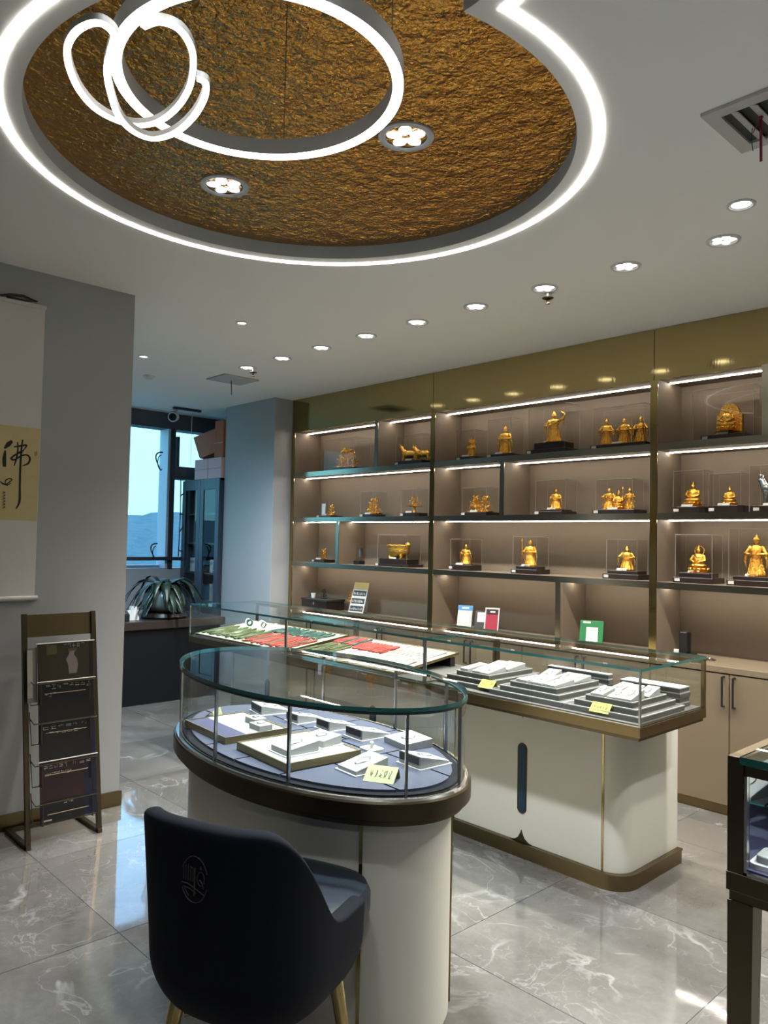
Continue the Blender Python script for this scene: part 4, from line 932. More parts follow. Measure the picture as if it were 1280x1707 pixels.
vs_ = merge((MB().lathe([(0.04, 0.0), (0.075, 0.012), (0.108, 0.040), (0.116, 0.070), (0.110, 0.090), (0.122, 0.105), (0.112, 0.112), (0.01, 0.113)], 24, M=Matrix.Diagonal((1, 0.7, 1, 1))), (0, 0, 0.012), 0),
            (MB().ell((0.108, 0, 0.118), (0.028, 0.022, 0.018), 10).ell((-0.11, 0, 0.108), (0.022, 0.018, 0.012), 10), (0, 0, 0.01), 0),
            (MB().tube([(-0.05, -0.03, 0.05), (-0.075, -0.045, 0.02), (-0.06, -0.04, 0)], [0.016, 0.012, 0.014], 8).tube([(0.05, -0.03, 0.05), (0.075, -0.045, 0.02), (0.06, -0.04, 0)], [0.016, 0.012, 0.014], 8).tube([(0.05, 0.03, 0.05), (0.06, 0.04, 0)], 0.013, 8).tube([(-0.05, 0.03, 0.05), (-0.06, 0.04, 0)], 0.013, 8), (0, 0, 0.0), 0))
statue(3, -4.755, 'smooth gold footed vessel on a long dark base in the lower left bay', vs_, (0.42, 0.18, 0.022), (0.36, 0.17, 0.25), (0.34, 0.15, 0.045), vox=0.0035)
statue(3, -3.995, 'small gold laughing figure at the left of the middle lower shelf', fig_standing(0.165, 26, wide=1.3), (0.23, 0.17, 0.045), (0.20, 0.15, 0.2), vox=0.0035, oct_=True)
statue(3, -3.375, 'gold old man holding a tall staff on the middle lower shelf', fig_standing(0.20, 27, staff=True, wide=1.1), (0.23, 0.17, 0.035), (0.21, 0.15, 0.235), (0.17, 0.13, 0.02), vox=0.0035)
statue(3, -2.60, 'stocky gold figure with crossed arms at the right of the middle lower shelf', fig_standing(0.165, 28, wide=1.35), (0.26, 0.18, 0.035), (0.22, 0.15, 0.225), (0.21, 0.14, 0.022), vox=0.0035)
statue(3, -2.118, 'gold figure seated at ease with one knee raised on the right lower shelf', fig_seated(0.175, 29, True), (0.25, 0.17, 0.035), (0.23, 0.15, 0.26), (0.19, 0.13, 0.028), vox=0.0035)
statue(3, -1.775, 'tallest gold robed goddess standing at the right edge of the lower shelf', fig_standing(0.245, 30, wide=0.95), (0.28, 0.17, 0.035), (0.26, 0.15, 0.30), (0.22, 0.13, 0.022))

# ================================================================== THINGS ON THE WORKTOP
bxs = thing('storage_box', (-5.86, 4.70, ZB), 'dark flat box on the worktop at the far left end of the shelves', 'box')
MB().box((-5.98, 4.58, ZB), (-5.60, 4.80, ZB+0.085)).build('body', 'black_wood', bxs, bevel=0.003)
MB().box((-5.985, 4.575, ZB+0.085), (-5.595, 4.805, ZB+0.105)).build('lid', 'dark_print', bxs, bevel=0.003)
MB().box((-5.80, 4.576, ZB+0.05), (-5.78, 4.581, ZB+0.075)).build('clasp', 'silver', bxs)
cup = MB().lathe([(0.018, 0), (0.024, 0.03), (0.025, 0.045), (0.021, 0.045), (0.018, 0.006)], 16, M=Matrix.Translation((-5.90, 4.66, ZB+0.105))).build('cup', 'white_plastic', smooth=40)
solo(cup, (-5.90, 4.66, ZB+0.105), 'small white cup standing on the dark flat box', 'cup')
sk = merge((fig_cluster(0.09, 0.12, 31, 30), (-5.78, 4.69, ZB+0.105), 0)).build('ornament', 'black', smooth=60)
solo(sk, (-5.78, 4.69, ZB+0.105), 'black carved ornament standing on the dark flat box', 'ornament')
go_ = merge((fig_cluster(0.10, 0.13, 32, 24), (-5.41, 4.72, ZB+0.10), 0), (MB().lathe([(0.03, 0), (0.008, 0.02), (0.008, 0.12)], 10), (-5.41, 4.72, ZB), 0)).build('ornament', 'gold', smooth=60)
solo(go_, (-5.41, 4.72, ZB), 'thin gold branch ornament beside the price board', 'ornament')
pb = thing('price_board', (-5.24, 4.62, ZB), 'leaning price board with gold header and dark rows on the worktop', 'sign', rz=0.15)
Mp = Matrix.Rotation(-0.32, 4, 'X')
MB().box((-0.085, 0, 0), (0.085, 0.008, 0.30), M=Mp).build('panel', 'pale_print', pb, local=True)
MB().box((-0.085, -0.001, 0.235), (0.085, 0, 0.30), M=Mp).build('header', 'gold_print', pb, local=True)
for k, z0 in enumerate((0.172, 0.10, 0.03)):
    MB().box((-0.075, -0.001, z0), (0.075, 0, z0+0.05), M=Mp).build('text_row', 'dark_print', pb, local=True)
    mb = MB(); rr = random.Random(40+k)
    for q in range(8): mb.box((-0.066+q*0.017, -0.0016, z0+0.012), (-0.066+q*0.017+rr.uniform(0.005, 0.013), -0.001, z0+rr.uniform(0.026, 0.040)), M=Mp)
    mb.build('lettering', 'grey_print', pb, local=True)
MB().box((-0.03, 0.02, 0), (0.03, 0.11, 0.004)).bar((0, 0.06, 0.19), (0, 0.105, 0.003), 0.04, 0.004).build('easel', 'black', pb, local=True)
def placard(x, y, w, h, rz, label, body, parts):
    t = thing('payment_placard', (x, y, ZB), label, 'sign', 'payment placards on the worktop', rz); M = Matrix.Rotation(-0.28, 4, 'X')
    MB().box((-w/2, 0, 0), (w/2, 0.012, h), M=M).build('panel', body, t, local=True, bevel=0.003)
    for nm, (u0, v0, u1, v1), mt, e in parts: MB().box((-w/2+w*u0, -0.0008*e, h*v0), (-w/2+w*u1, 0, h*v1), M=M).build(nm, mt, t, local=True)
    MB().box((-w*0.3, 0.01, 0), (w*0.3, 0.075, 0.003)).build('foot', 'black', t, local=True)
placard(-3.93, 4.60, 0.125, 0.185, 0.42, 'blue-topped grey payment placard, leftmost of three on the worktop', 'dark_print', [('face', (0.0, 0.0, 0.93, 0.99), 'grey_print', 1), ('header', (0, 0.78, 0.93, 0.99), 'blue_print', 2), ('logo', (0.25, 0.85, 0.7, 0.92), 'pale_print', 3), ('white_square', (0.22, 0.22, 0.74, 0.66), 'pale_print', 2)])
placard(-3.80, 4.63, 0.095, 0.15, 0.42, 'small dark grey payment placard between the blue and red ones', 'dark_print', [('round_label', (0.22, 0.42, 0.84, 0.92), 'pale_print', 1)])
placard(-3.665, 4.60, 0.115, 0.185, 0.42, 'red payment placard with a white frame on the worktop', 'black', [('white_frame', (0.0, 0.0, 0.96, 1.0), 'pale_print', 1), ('face', (0.07, 0.06, 0.89, 0.94), 'red_print', 2), ('dark_band', (0.07, 0.72, 0.89, 0.94), 'mag_wine', 3), ('logo', (0.35, 0.80, 0.68, 0.86), 'pale_print', 4)])
placard(-2.815, 4.60, 0.155, 0.165, 0.38, 'green payment placard with a white square on the worktop', 'green_print', [('white_square', (0.28, 0.14, 0.78, 0.72), 'pale_print', 1), ('logo', (0.12, 0.88, 0.45, 0.95), 'pale_print', 2)])
dv = thing('card_terminal', (-2.17, 4.62, ZB), 'black upright payment terminal on the worktop behind the counter corner', 'terminal')
MB().box((-2.20, 4.60, ZB+0.02), (-2.15, 4.66, ZB+0.15)).build('handset', 'black', dv, bevel=0.006)
MB().prism(roundrect(-2.23, 4.57, -2.11, 4.67, 0.02), ZB, ZB+0.022).build('cradle', 'black', dv, smooth=40)
MB().box((-2.215, 4.562, ZB+0.015), (-2.185, 4.570, ZB+0.045)).build('sticker', 'pale_print', dv)
tb = MB().lathe([(0.03, 0), (0.035, 0.006), (0.02, 0.012)], 16, M=Matrix.Translation((-2.0, 4.58, ZB))).ell((-2.0, 4.58, ZB+0.014), (0.012, 0.012, 0.008), 8).build('small_dish', 'silver', smooth=50)
solo(tb, (-2.0, 4.58, ZB), 'tiny silver dish on the worktop beside the card terminal', 'dish')

# ================================================================== JEWELLERY IN THE LONG COUNTER
def slope_tray(x0, x1, label, m='cream_pad'):
    t = thing('display_tray', ((x0+x1)/2, 3.17, 0.782), label, 'tray', 'sloping trays in the long counter')
    M = Matrix.Translation((0, 2.915, 0.783)) @ Matrix.Rotation(0.125, 4, 'X')
    MB().box((x0, 0, 0), (x1, 0.51, 0.010), M=M).build('mat', m, t)
    MB().box((x0-0.006, -0.008, -0.001), (x1+0.006, 0.0, 0.014), M=M).box((x0-0.006, 0.51, -0.001), (x1+0.006, 0.518, 0.014), M=M).box((x0-0.006, 0, -0.001), (x0, 0.51, 0.014), M=M).box((x1, 0, -0.001), (x1+0.006, 0.51, 0.014), M=M).build('edge', 'gold_frame', t)
    MB().box((x0, 3.36, 0.782), (x1, 3.40, 0.835)).build('support', 'black', t)
    return M
def strand(M, x, y0, L, m, seed, label, group, rad=0.0055, name='cord_necklace', bead=None, cat='necklace'):
    r = random.Random(seed); w = r.uniform(0.010, 0.016); a = r.uniform(-0.10, 0.10); pts = []
    n = 22
    for k in range(n):
        u = 2*PI*k/n; px_ = w*math.cos(u)*(1-0.3*math.sin(u)); py_ = L/2*math.sin(u)
        pts.append(Vector((x + px_ + a*py_ + 0.006*math.sin(py_*30+seed), y0+L/2+py_, 0.011+rad + 0.002*r.random())))
    c = M @ Vector((x, y0+L/2, 0.011))
    t = thing(name, c, label, cat, group)
    MB().tube([M @ p for p in pts], rad, 6, closed=True).build('cord', m, t, smooth=60)
    if bead:
        p = M @ Vector((x+a*(-L/2), y0+0.004, 0.014+rad)); mb = MB(); mb.lathe([(0.004, -0.004), (0.013, -0.003), (0.013, 0.003), (0.004, 0.004)], 14, M=Matrix.Translation(p)); mb.build('pendant', bead, t, smooth=50)
    return t
M0 = slope_tray(CX[0]+0.04, CX[1]-0.04, 'sloping cream tray with green and red cords in the far left counter module')
k = 0
for q in range(15):
    strand(M0, CX[0]+0.075+q*0.036, 0.03+0.02*(q % 3), 0.24, ['jade', 'olive_cord', 'jade'][q % 3], 100+q, 'green jade cord lying in the front row of the far left counter module', 'green jade cords', bead='jade')
for q in range(14):
    strand(M0, CX[0]+0.625+q*0.036, 0.02+0.015*(q % 3), 0.25, ['rust_cord', 'dark_red', 'olive_cord', 'rust_cord', 'red_cord'][q % 5], 130+q, 'rust red cord lying in the front row of the far left counter module', 'rust red cords at the front', bead='dark_red')
for q in range(13):
    strand(M0, CX[0]+0.56+q*0.042, 0.295+0.012*(q % 2), 0.17, 'teal_jade', 150+q, 'dark green bead cord in the back row of the far left counter module', 'dark green cords at the back', bead='silver')
for q, (x, y, r_) in enumerate(((0.12, 0.40, 0.024), (0.19, 0.37, 0.027), (0.27, 0.42, 0.022), (0.36, 0.38, 0.024), (0.45, 0.42, 0.018))):
    p = M0 @ Vector((CX[0]+x, y, 0.011+r_*0.9))
    t = thing('bangle', p - Vector((0, 0, r_)), f'{["pearly white", "dark polished", "small white", "mottled grey", "tiny white"][q]} round bangle standing at the back of the far left counter module', 'bangle', 'standing bangles')
    Mt = Matrix.Translation(p) @ Matrix.Rotation(0.5, 4, 'Z') @ Matrix.Rotation(PI/2-0.25, 4, 'X')
    MB().tube([(r_*0.75*math.cos(a), r_*0.75*math.sin(a), 0) for a in [2*PI*k/24 for k in range(24)]], r_*0.27, 8, closed=True, M=Mt).build('band', ['pearl', 'teal_jade', 'pearl', 'silver', 'pearl'][q], t, smooth=60)
    MB().box((-r_*0.5, -r_*0.5, -0.003), (r_*0.5, r_*0.5, 0.0), M=Matrix.Translation(p-Vector((0, 0, r_*0.95)))).build('stand', 'white_plastic', t)
M1 = slope_tray(CX[1]+0.04, CX[2]-0.25, 'sloping cream tray with white tags and red bracelets in the middle counter module')
for q in range(7):
    strand(M1, CX[1]+0.065+q*0.032, 0.03+0.012*(q % 2), 0.26, ['olive_cord', 'jade'][q % 2], 170+q, 'olive cord at the left front of the middle counter module', 'olive cords')
def tag_strip(M, x, y, w, L, rot, label, group, m='white_pad', seed=0):
    r = random.Random(seed); t = thing('jewellery_tag', M @ Vector((x, y, 0.011)), label, 'tag', group)
    Mt = M @ Matrix.Translation((x, y, 0.0115)) @ Matrix.Rotation(rot, 4, 'Z') @ Matrix.Rotation(r.uniform(0.0, 0.05), 4, 'X')
    MB().box((-w/2, -L/2, 0), (w/2, L/2, 0.004), M=Mt).build('card', m, t)
    MB().tube([Mt @ Vector((w*0.2*math.cos(a), -L*0.15+L*0.22*math.sin(a), 0.0055)) for a in [2*PI*k/14 for k in range(14)]], 0.0009, 4, closed=True).build('chain', 'silver', t)
    return t
for row in range(2):
    for q in range(17):
        if row == 1 and q < 8: continue
        tag_strip(M1, CX[1]+0.30+q*0.036, 0.125+row*0.245, 0.030, 0.225, R.uniform(-0.05, 0.05), 'narrow white jewellery tag laid in rows in the middle counter module', 'white tags in rows', 'white_pad' if (q+row) % 3 else 'cream_pad', 200+q+row*40)
for q in range(9):
    strand(M1, CX[1]+0.30+q*0.031, 0.255, 0.17, ['red_cord', 'red_cord', 'dark_red'][q % 3], 230+q, 'bright red bracelet lying behind the white tags in the middle counter module', 'red bracelets in the middle module', 0.006, 'cord_bracelet', None, 'bracelet')
for q in range(6):
    strand(M1, CX[1]+0.06+q*0.036, 0.31, 0.17, ['dark_red', 'red_cord', 'teal_jade'][q % 3], 250+q, 'dark red bracelet at the back left of the middle counter module', 'dark red bracelets at the back', 0.0055, 'cord_bracelet', None, 'bracelet')
def riser(x0, y0, x1, y1, levels, label, rz=0):
    cx, cy = (x0+x1)/2, (y0+y1)/2
    t = thing('stepped_riser', (cx, cy, 0.782), label, 'display riser', 'stepped velvet risers', rz); w, d = x1-x0, y1-y0; z = 0
    for q in range(levels):
        i = 0.035*q; hh = 0.020
        MB().box((-w/2+i, -d/2+i, z), (w/2-i, d/2-i*0.4, z+hh)).build('step', 'grey_velvet', t, local=True)
        mb = MB(); e = 0.004
        a0, a1, b0, b1 = -w/2+i-0.0008, w/2-i+0.0008, -d/2+i-0.0008, d/2-i*0.4+0.0008
        mb.box((a0, b0, z+hh), (a1, b0+e, z+hh+e)).box((a0, b1-e, z+hh), (a1, b1, z+hh+e)).box((a0, b0+e, z+hh), (a0+e, b1-e, z+hh+e)).box((a1-e, b0+e, z+hh), (a1, b1-e, z+hh+e))
        mb.build('piping', 'white_pad', t, local=True); z += hh
    return 0.782+z+0.0005
RX = [CX[2]-0.21+0.235, -2.33, -1.925, -1.56]
zt0 = riser(-2.695, 2.95, -2.345, 3.41, 3, 'three-tier grey velvet riser at the left of the near right counter module')
zt1 = riser(-2.335, 2.925, -1.935, 3.38, 3, 'three-tier grey velvet riser in the middle of the near right counter module')
zt2 = riser(-1.925, 2.925, -1.56, 3.32, 3, 'three-tier grey velvet riser beside the end glass of the near right counter module')
names = ['at the front left', 'at the front centre', 'at the front right', 'at the back left', 'at the back centre', 'at the back right']
def pads(x0, x1, y0, y1, z, where, seed, tilt):
    r = random.Random(seed); n = 0
    for j in range(2):
        for i in range(3):
            w = (x1-x0)/3*0.86; d = (y1-y0)/2*0.86
            wedge((x0+(i+0.5)*(x1-x0)/3+r.uniform(-.008, .008), y0+(j+0.5)*(y1-y0)/2, z), w, d, 0.008+0.006*r.random(), 0.020+tilt*r.random(), r.uniform(-0.18, 0.18), f'white jewellery pad {names[n]} of the {where} velvet riser', None, 'silver', 'white pads on the velvet risers', base=False); n += 1
pads(-2.615, -2.425, 3.03, 3.36, zt0, 'left', 1, 0.012)
pads(-2.255, -2.015, 3.005, 3.33, zt1, 'middle', 2, 0.016)
pads(-1.845, -1.640, 3.005, 3.27, zt2, 'end', 3, 0.022)
note((-2.372, 2.935, 0.800), 0.085, 0.05, 0.0, 0.75, 'bright yellow handwritten note at the left riser in the near right counter module', 'note_yellow', 5)
note((-1.745, 2.918, 0.795), 0.09, 0.05, 0.03, 0.8, 'bright yellow handwritten note near the front glass corner of the long counter', 'note_yellow', 6)
for q, (x, y, w, d, lab) in enumerate(((-2.16, 3.425, 0.36, 0.045, 'stack of dark flat trays at the back of the near right counter module, left pile'), (-1.74, 3.39, 0.30, 0.10, 'stack of dark flat trays at the back corner of the near right counter module'))):
    t = thing('tray_stack', (x, y, 0.782), lab, 'tray stack', 'tray stacks at the back of the long counter')
    for j in range(4): MB().box((x-w/2+0.004*(j % 2), y-d/2+0.003*(j % 2), 0.782+j*0.022), (x+w/2-0.005*(j % 2), y+d/2, 0.782+j*0.022+0.017)).box((x-w/2+0.002, y-d/2+0.001, 0.782+j*0.022+0.017), (x+w/2-0.003, y+d/2-0.002, 0.782+j*0.022+0.022), 1).build('tray', ['grey_velvet', 'white_pad'], t)

# ================================================================== SCROLL ON THE LEFT WALL
sc = thing('hanging_scroll', (-4.148, 1.10, 1.157), 'white hanging scroll with brush calligraphy on a golden panel on the left wall', 'scroll')
MB().box((-4.1495, 0.76, 1.175), (-4.1465, 1.442, 2.685)).build('mount', 'paper', sc)
MB().box((-4.1465, 0.80, 1.566), (-4.1455, 1.439, 2.047)).build('silk_panel', 'silk_gold', sc)
MB().tube([(-4.137, 0.745, 1.168), (-4.137, 1.452, 1.168)], 0.0125, 14).build('roller', 'paper', sc, smooth=40)
MB().box((-4.149, 0.755, 2.675), (-4.140, 1.447, 2.695)).build('top_rod', 'paper', sc)
MB().tube([(-4.142, 1.20, 2.695), (-4.14, 1.27, 2.715), (-4.14, 1.33, 2.722), (-4.142, 1.40, 2.708), (-4.142, 1.34, 2.700), (-4.142, 1.25, 2.698)], 0.006, 8).build('hanging_cord', 'ink', sc)
SX = -4.1453
def zpt(p): return px((p[0]/5.3375, 690+p[1]/5.3375), 0, SX)
def brush(pts, widths):
    mb = MB(); cps = smooth_path([Vector((p[0], p[1], 0)) for p in pts], 8); n = len(cps); L = []; Rr = []
    for i, c in enumerate(cps):
        t = (cps[min(i+1, n-1)]-cps[max(i-1, 0)]).normalized(); nr = Vector((-t.y, t.x, 0)); u = i/(n-1)*(len(widths)-1); k = min(int(u), len(widths)-2); w = widths[k]+(widths[k+1]-widths[k])*(u-k)
        L.append(zpt(c+nr*w/2)); Rr.append(zpt(c-nr*w/2))
    vs = []
    for a, b in zip(L, Rr): vs += [a, b, a+Vector((0.0006, 0, 0)), b+Vector((0.0006, 0, 0))]
    fs = []
    for i in range(n-1): o = i*4; fs += [(o+2, o+3, o+7, o+6), (o, o+2, o+6, o+4), (o+1, o+5, o+7, o+3)]
    mb.add(vs, fs); return mb.build('calligraphy_stroke', 'ink', sc)
brush([(108, 240), (75, 270), (38, 308)], [22, 46, 12]); brush([(46, 325), (38, 400), (40, 470)], [14, 36, 30])
brush([(202, 230), (190, 320), (180, 480), (176, 640), (172, 780), (140, 847)], [14, 16, 20, 18, 22, 6])
brush([(156, 250), (158, 320), (145, 400), (126, 462)], [10, 14, 16, 8])
brush([(122, 294), (180, 285), (236, 280), (212, 318)], [10, 18, 16, 8]); brush([(150, 345), (200, 330), (212, 318)], [8, 14, 10])
brush([(205, 345), (150, 355), (100, 395), (130, 408), (190, 372), (240, 366), (266, 396), (250, 440), (198, 462)], [8, 14, 18, 16, 14, 14, 18, 18, 6])
brush([(2, 600), (22, 618), (50, 628), (84, 606), (106, 584), (84, 576), (54, 588), (46, 612), (62, 634), (100, 612)], [8, 14, 12, 10, 10, 10, 10, 10, 12, 4])
for k in range(6):
    y = 692+k*26; brush([(24+(k % 2)*6, y), (44, y+6), (30, y+14), (14, y+18)], [5, 7, 6, 3])
brush([(312, 335), (314, 375)], [4, 6]); brush([(326, 332), (328, 372)], [4, 5])

# ================================================================== MAGAZINE STAND
ms = thing('magazine_stand', (-3.95, 1.515, 0), 'bronze leaning magazine stand with four wire pockets by the left wall', 'magazine stand')
def LN(y, z, out=0.0): return Vector((-3.832-0.172*z/1.10+out, y, z))
for y in (1.345, 1.690):
    MB().bar(LN(y, 0.0), LN(y, 1.10), 0.022, 0.022).build('upright', 'dark_bronze', ms)
    MB().box((-4.11, y-0.011, 0), (-3.82, y+0.011, 0.020)).build('foot', 'dark_bronze', ms)
MB().box((-4.125, 1.334, 0), (-4.103, 1.701, 0.020)).build('rear_bar', 'dark_bronze', ms)
mb = MB(); a, b, c, d = LN(1.356, 0.985), LN(1.679, 0.985), LN(1.679, 1.095), LN(1.356, 1.095); e = Vector((-0.006, 0, 0))
mb.add([a, b, c, d, a+e, b+e, c+e, d+e], [(0,1,2,3),(7,6,5,4),(0,4,5,1),(1,5,6,2),(2,6,7,3),(3,7,4,0)]).build('head_panel', 'bronze', ms)
PKT = [0.665, 0.480, 0.285, 0.105]
for k, zb in enumerate(PKT):
    pk = MB(); fo = 0.055; zt = zb+0.10
    pk.tube([LN(1.36, zt+0.05, 0.01), LN(1.36, zb, 0.03), LN(1.675, zb, 0.03), LN(1.675, zt+0.05, 0.01)], 0.003, 6)
    pk.tube([LN(1.36, zt+0.02, fo-0.045), LN(1.365, zt, fo), LN(1.67, zt, fo), LN(1.675, zt+0.02, fo-0.045)], 0.003, 6)
    pk.tube([LN(1.40, zt, fo), LN(1.40, zb, fo-0.005), LN(1.40, zb, 0.01)], 0.003, 6); pk.tube([LN(1.64, zt, fo), LN(1.64, zb, fo-0.005), LN(1.64, zb, 0.01)], 0.003, 6)
    pk.tube([LN(1.42, zb+0.05, fo), LN(1.62, zb+0.05, fo)], 0.0022, 6)
    pk.build('wire_pocket', 'dark_bronze', ms, smooth=50)
MAG = [('mag_brown', 'magazine with a pale-dressed figure on a brown cover in the top pocket'), ('mag_black', 'black-covered magazine in the second pocket of the stand'), ('mag_black', 'dark magazine with one line of small lettering in the third pocket'), ('mag_wine', 'wine red and navy magazine in the bottom pocket')]
for k, (mt, lab) in enumerate(MAG):
    zb = PKT[k]+0.006; H = 0.285; y0, y1 = 1.392, 1.668
    t = thing('magazine', LN(1.53, zb, 0.03), lab, 'magazine', 'magazines in the stand')
    o0, o1 = 0.034, 0.040
    def Q(u, v, off=0.0): return LN(y0+(y1-y0)*u, zb+H*v, o0+(o1-o0)*v+off)
    def quad(name, u0, v0, u1, v1, m_, off, th_=0.0008):
        pts = [Q(u0, v0, off), Q(u1, v0, off), Q(u1, v1, off), Q(u0, v1, off)]; dd = Vector((-th_, 0, 0))
        return MB().add(pts+[p+dd for p in pts], [(0,1,2,3),(7,6,5,4),(0,4,5,1),(1,5,6,2),(2,6,7,3),(3,7,4,0)]).build(name, m_, t)
    quad('pages', 0.01, 0.005, 0.99, 0.995, 'paper', 0, 0.008); quad('cover', 0, 0, 1, 1, mt, 0.0016, 0.0016)
    quad('spine_edge', 0.93, 0.0, 1.0, 1.0, 'mag_blue' if k > 1 else 'mag_black', 0.0024)
    def letters(y_, hgt, u0, u1, n, seed):
        r = random.Random(seed); mb = MB(); w = (u1-u0)/n
        for i in range(n):
            cu = u0+(i+0.5)*w
            for s in range(4):
                if r.random() < 0.55: p = (cu+r.uniform(-.35, .35)*w, y_+hgt*r.random()); q_ = (p[0], p[1]+hgt*0.5)
                else: p = (cu-0.35*w, y_+hgt*r.random()); q_ = (cu+0.35*w, p[1])
                mb.tube([Q(p[0], min(p[1], y_+hgt), 0.003), Q(q_[0], min(q_[1], y_+hgt), 0.003)], 0.0011, 4)
        mb.build('lettering', 'mag_title', t)
    if k == 0:
        letters(0.90, 0.075, 0.45, 0.85, 5, 1); quad('corner_print', 0.16, 0.80, 0.34, 0.97, 'mag_olive', 0.0024)
        mb = MB(); pr = [(0.62, 0.84, 0.05), (0.60, 0.78, 0.045), (0.60, 0.70, 0.10), (0.63, 0.60, 0.09), (0.62, 0.45, 0.07)]
        pl = [(u-w, v) for u, v, w in pr] + [(u+w, v) for u, v, w in pr[::-1]]
        pts = [Q(u, v, 0.0026) for u, v in pl]; mb.add(pts, [tuple(range(len(pts)))]).build('printed_figure', 'mag_skin', t)
        quad('printed_hat', 0.54, 0.84, 0.70, 0.885, 'mag_olive', 0.003)
        quad('second_cover', -0.17, 0.02, 0.0, 0.94, 'mag_skin', -0.004, 0.004); quad('white_strip', -0.17, 0.1, -0.08, 0.9, 'mag_title', -0.003, 0.001)
    elif k == 1: letters(0.86, 0.085, 0.12, 0.95, 8, 2); letters(0.74, 0.07, 0.10, 0.32, 3, 3)
    elif k == 2: letters(0.88, 0.06, 0.05, 0.85, 6, 4); letters(0.80, 0.04, 0.16, 0.70, 5, 5)
    else:
        letters(0.86, 0.08, 0.06, 0.50, 5, 6); letters(0.88, 0.06, 0.56, 0.92, 3, 7); letters(0.76, 0.05, 0.08, 0.55, 12, 8)
        quad('blue_band', 0.78, 0.0, 0.92, 0.84, 'mag_blue', 0.0022); quad('footer_mark', 0.03, 0.03, 0.20, 0.055, 'mag_title', 0.0026)
        quad('dark_print', 0.0, 0.0, 0.78, 0.36, 'mag_black', 0.0022)
        letters(0.27, 0.06, 0.40, 0.58, 3, 9)
    MB().tube([Q(-0.02, 1.0, 0.004), Q(1.03, 1.0, 0.004)], 0.003, 6).build('clip_rail', 'paper', t)

# ================================================================== BACK OFFICE CORNER
dk = thing('desk', (-6.8, 3.1, 0), 'dark wooden desk with a closed front beyond the left wall', 'desk')
MB().box((-7.15, 2.25, 0.665), (-6.44, 4.02, 0.738)).build('desk_top', 'desk_top', dk, bevel=0.004)
MB().box((-6.50, 2.30, 0.0), (-6.465, 3.97, 0.665)).build('front_panel', 'desk_front', dk)
MB().box((-7.10, 2.30, 0.0), (-6.50, 2.335, 0.665)).build('side_panel', 'desk_front', dk)
MB().box((-7.10, 3.935, 0.0), (-6.50, 3.97, 0.665)).build('side_panel', 'desk_front', dk)
pt = thing('potted_plant', (-6.68, 3.50, 0.738), 'leafy dark green plant in a glazed grey-green pot on the desk', 'plant')
T_ = Matrix.Translation((-6.68, 3.50, 0.738))
MB().lathe([(0.20, 0.0), (0.215, 0.02), (0.20, 0.05), (0.16, 0.058)], 28, M=T_).build('stand', 'black_wood', pt, smooth=40)
MB().lathe([(0.13, 0.058), (0.19, 0.09), (0.205, 0.14), (0.185, 0.21), (0.15, 0.26), (0.14, 0.265), (0.13, 0.25), (0.15, 0.2), (0.05, 0.19)], 32, M=T_).build('pot', 'pot_glaze', pt, smooth=50)
MB().lathe([(0.14, 0.235), (0.0, 0.24)], 20, M=T_, cap=False).build('soil', 'bark', pt)
r = random.Random(5)
for k in range(60):
    a = r.uniform(0, 2*PI); L = r.uniform(0.22, 0.42); rise = r.uniform(0.03, 0.17); w = r.uniform(0.028, 0.045); vs = []; n = 9
    for i in range(n):
        u = i/(n-1); rad = L*u; z = 0.24 + rise*math.sin(u*PI*0.75)*1.3 - 0.30*u*u*r.uniform(0.95, 1.0)*(1.2-rise*3)
        c = Vector((rad*math.cos(a), rad*math.sin(a), max(z, 0.03+0.02*(k % 4)))); s = Vector((-math.sin(a), math.cos(a), 0))*w*math.sin(PI*min(0.97, 0.12+0.88*u))
        vs += [c+s, c-Vector((0, 0, 0.006)), c-s]
    fs = []
    for i in range(n-1): o = i*3; fs += [(o, o+1, o+4, o+3), (o+1, o+2, o+5, o+4)]
    lf = MB().add(vs, fs, M=T_).build('leaf', 'leaf', pt, smooth=60); so_ = lf.modifiers.new('s', 'SOLIDIFY'); so_.thickness = 0.0015
ts = thing('tissue_stand', (-6.62, 3.165, 0.738), 'pale blue notched stand on the desk left of the plant pot', 'stand')
MB().prism([(-0.055, 0), (0.055, 0), (0.055, 0.03), (0.04, 0.045), (0.04, 0.06), (0.058, 0.075), (0.058, 0.09), (-0.055, 0.09), (-0.055, 0.075), (-0.04, 0.06), (-0.04, 0.045), (-0.055, 0.03)], -0.015, 0.015, M=Matrix(((0,0,1,-6.62),(1,0,0,3.165),(0,1,0,0.738),(0,0,0,1)))).build('body', 'white_plastic', ts)
MB().box((-6.635, 3.135, 0.828), (-6.605, 3.195, 0.862)).build('cap', 'white_plastic', ts)
bk = MB().box((-6.66, 3.03, 0.738), (-6.54, 3.10, 0.80)).box((-6.655, 3.035, 0.80), (-6.545, 3.095, 0.806)).build('desk_box', 'black', bevel=0.003)
solo(bk, (-6.60, 3.065, 0.738), 'small black box on the desk beside the wall corner', 'box')
bc = thing('bookcase', (-7.41, 4.42, 0), 'dark blue-grey glass-door bookcase in front of the window', 'bookcase')
x0, x1, y0, y1, zz = -7.80, -7.03, 4.27, 4.57, 2.125
MB().box((x0, y1-0.02, 0.03), (x1, y1, zz)).build('back_panel', 'dark_frame', bc)
MB().box((x0, y0+0.02, 0), (x0+0.025, y1-0.02, zz)).build('side_panel', 'bookcase', bc)
MB().box((x1-0.025, y0+0.02, 0), (x1, y1-0.02, zz)).build('side_panel', 'bookcase', bc)
MB().box((x0, y0+0.02, zz-0.025), (x1, y1, zz)).build('top_panel', 'bookcase', bc)
MB().box((x0+0.025, y0+0.03, 0.0), (x1-0.025, y1-0.02, 0.08)).build('plinth', 'bookcase', bc)
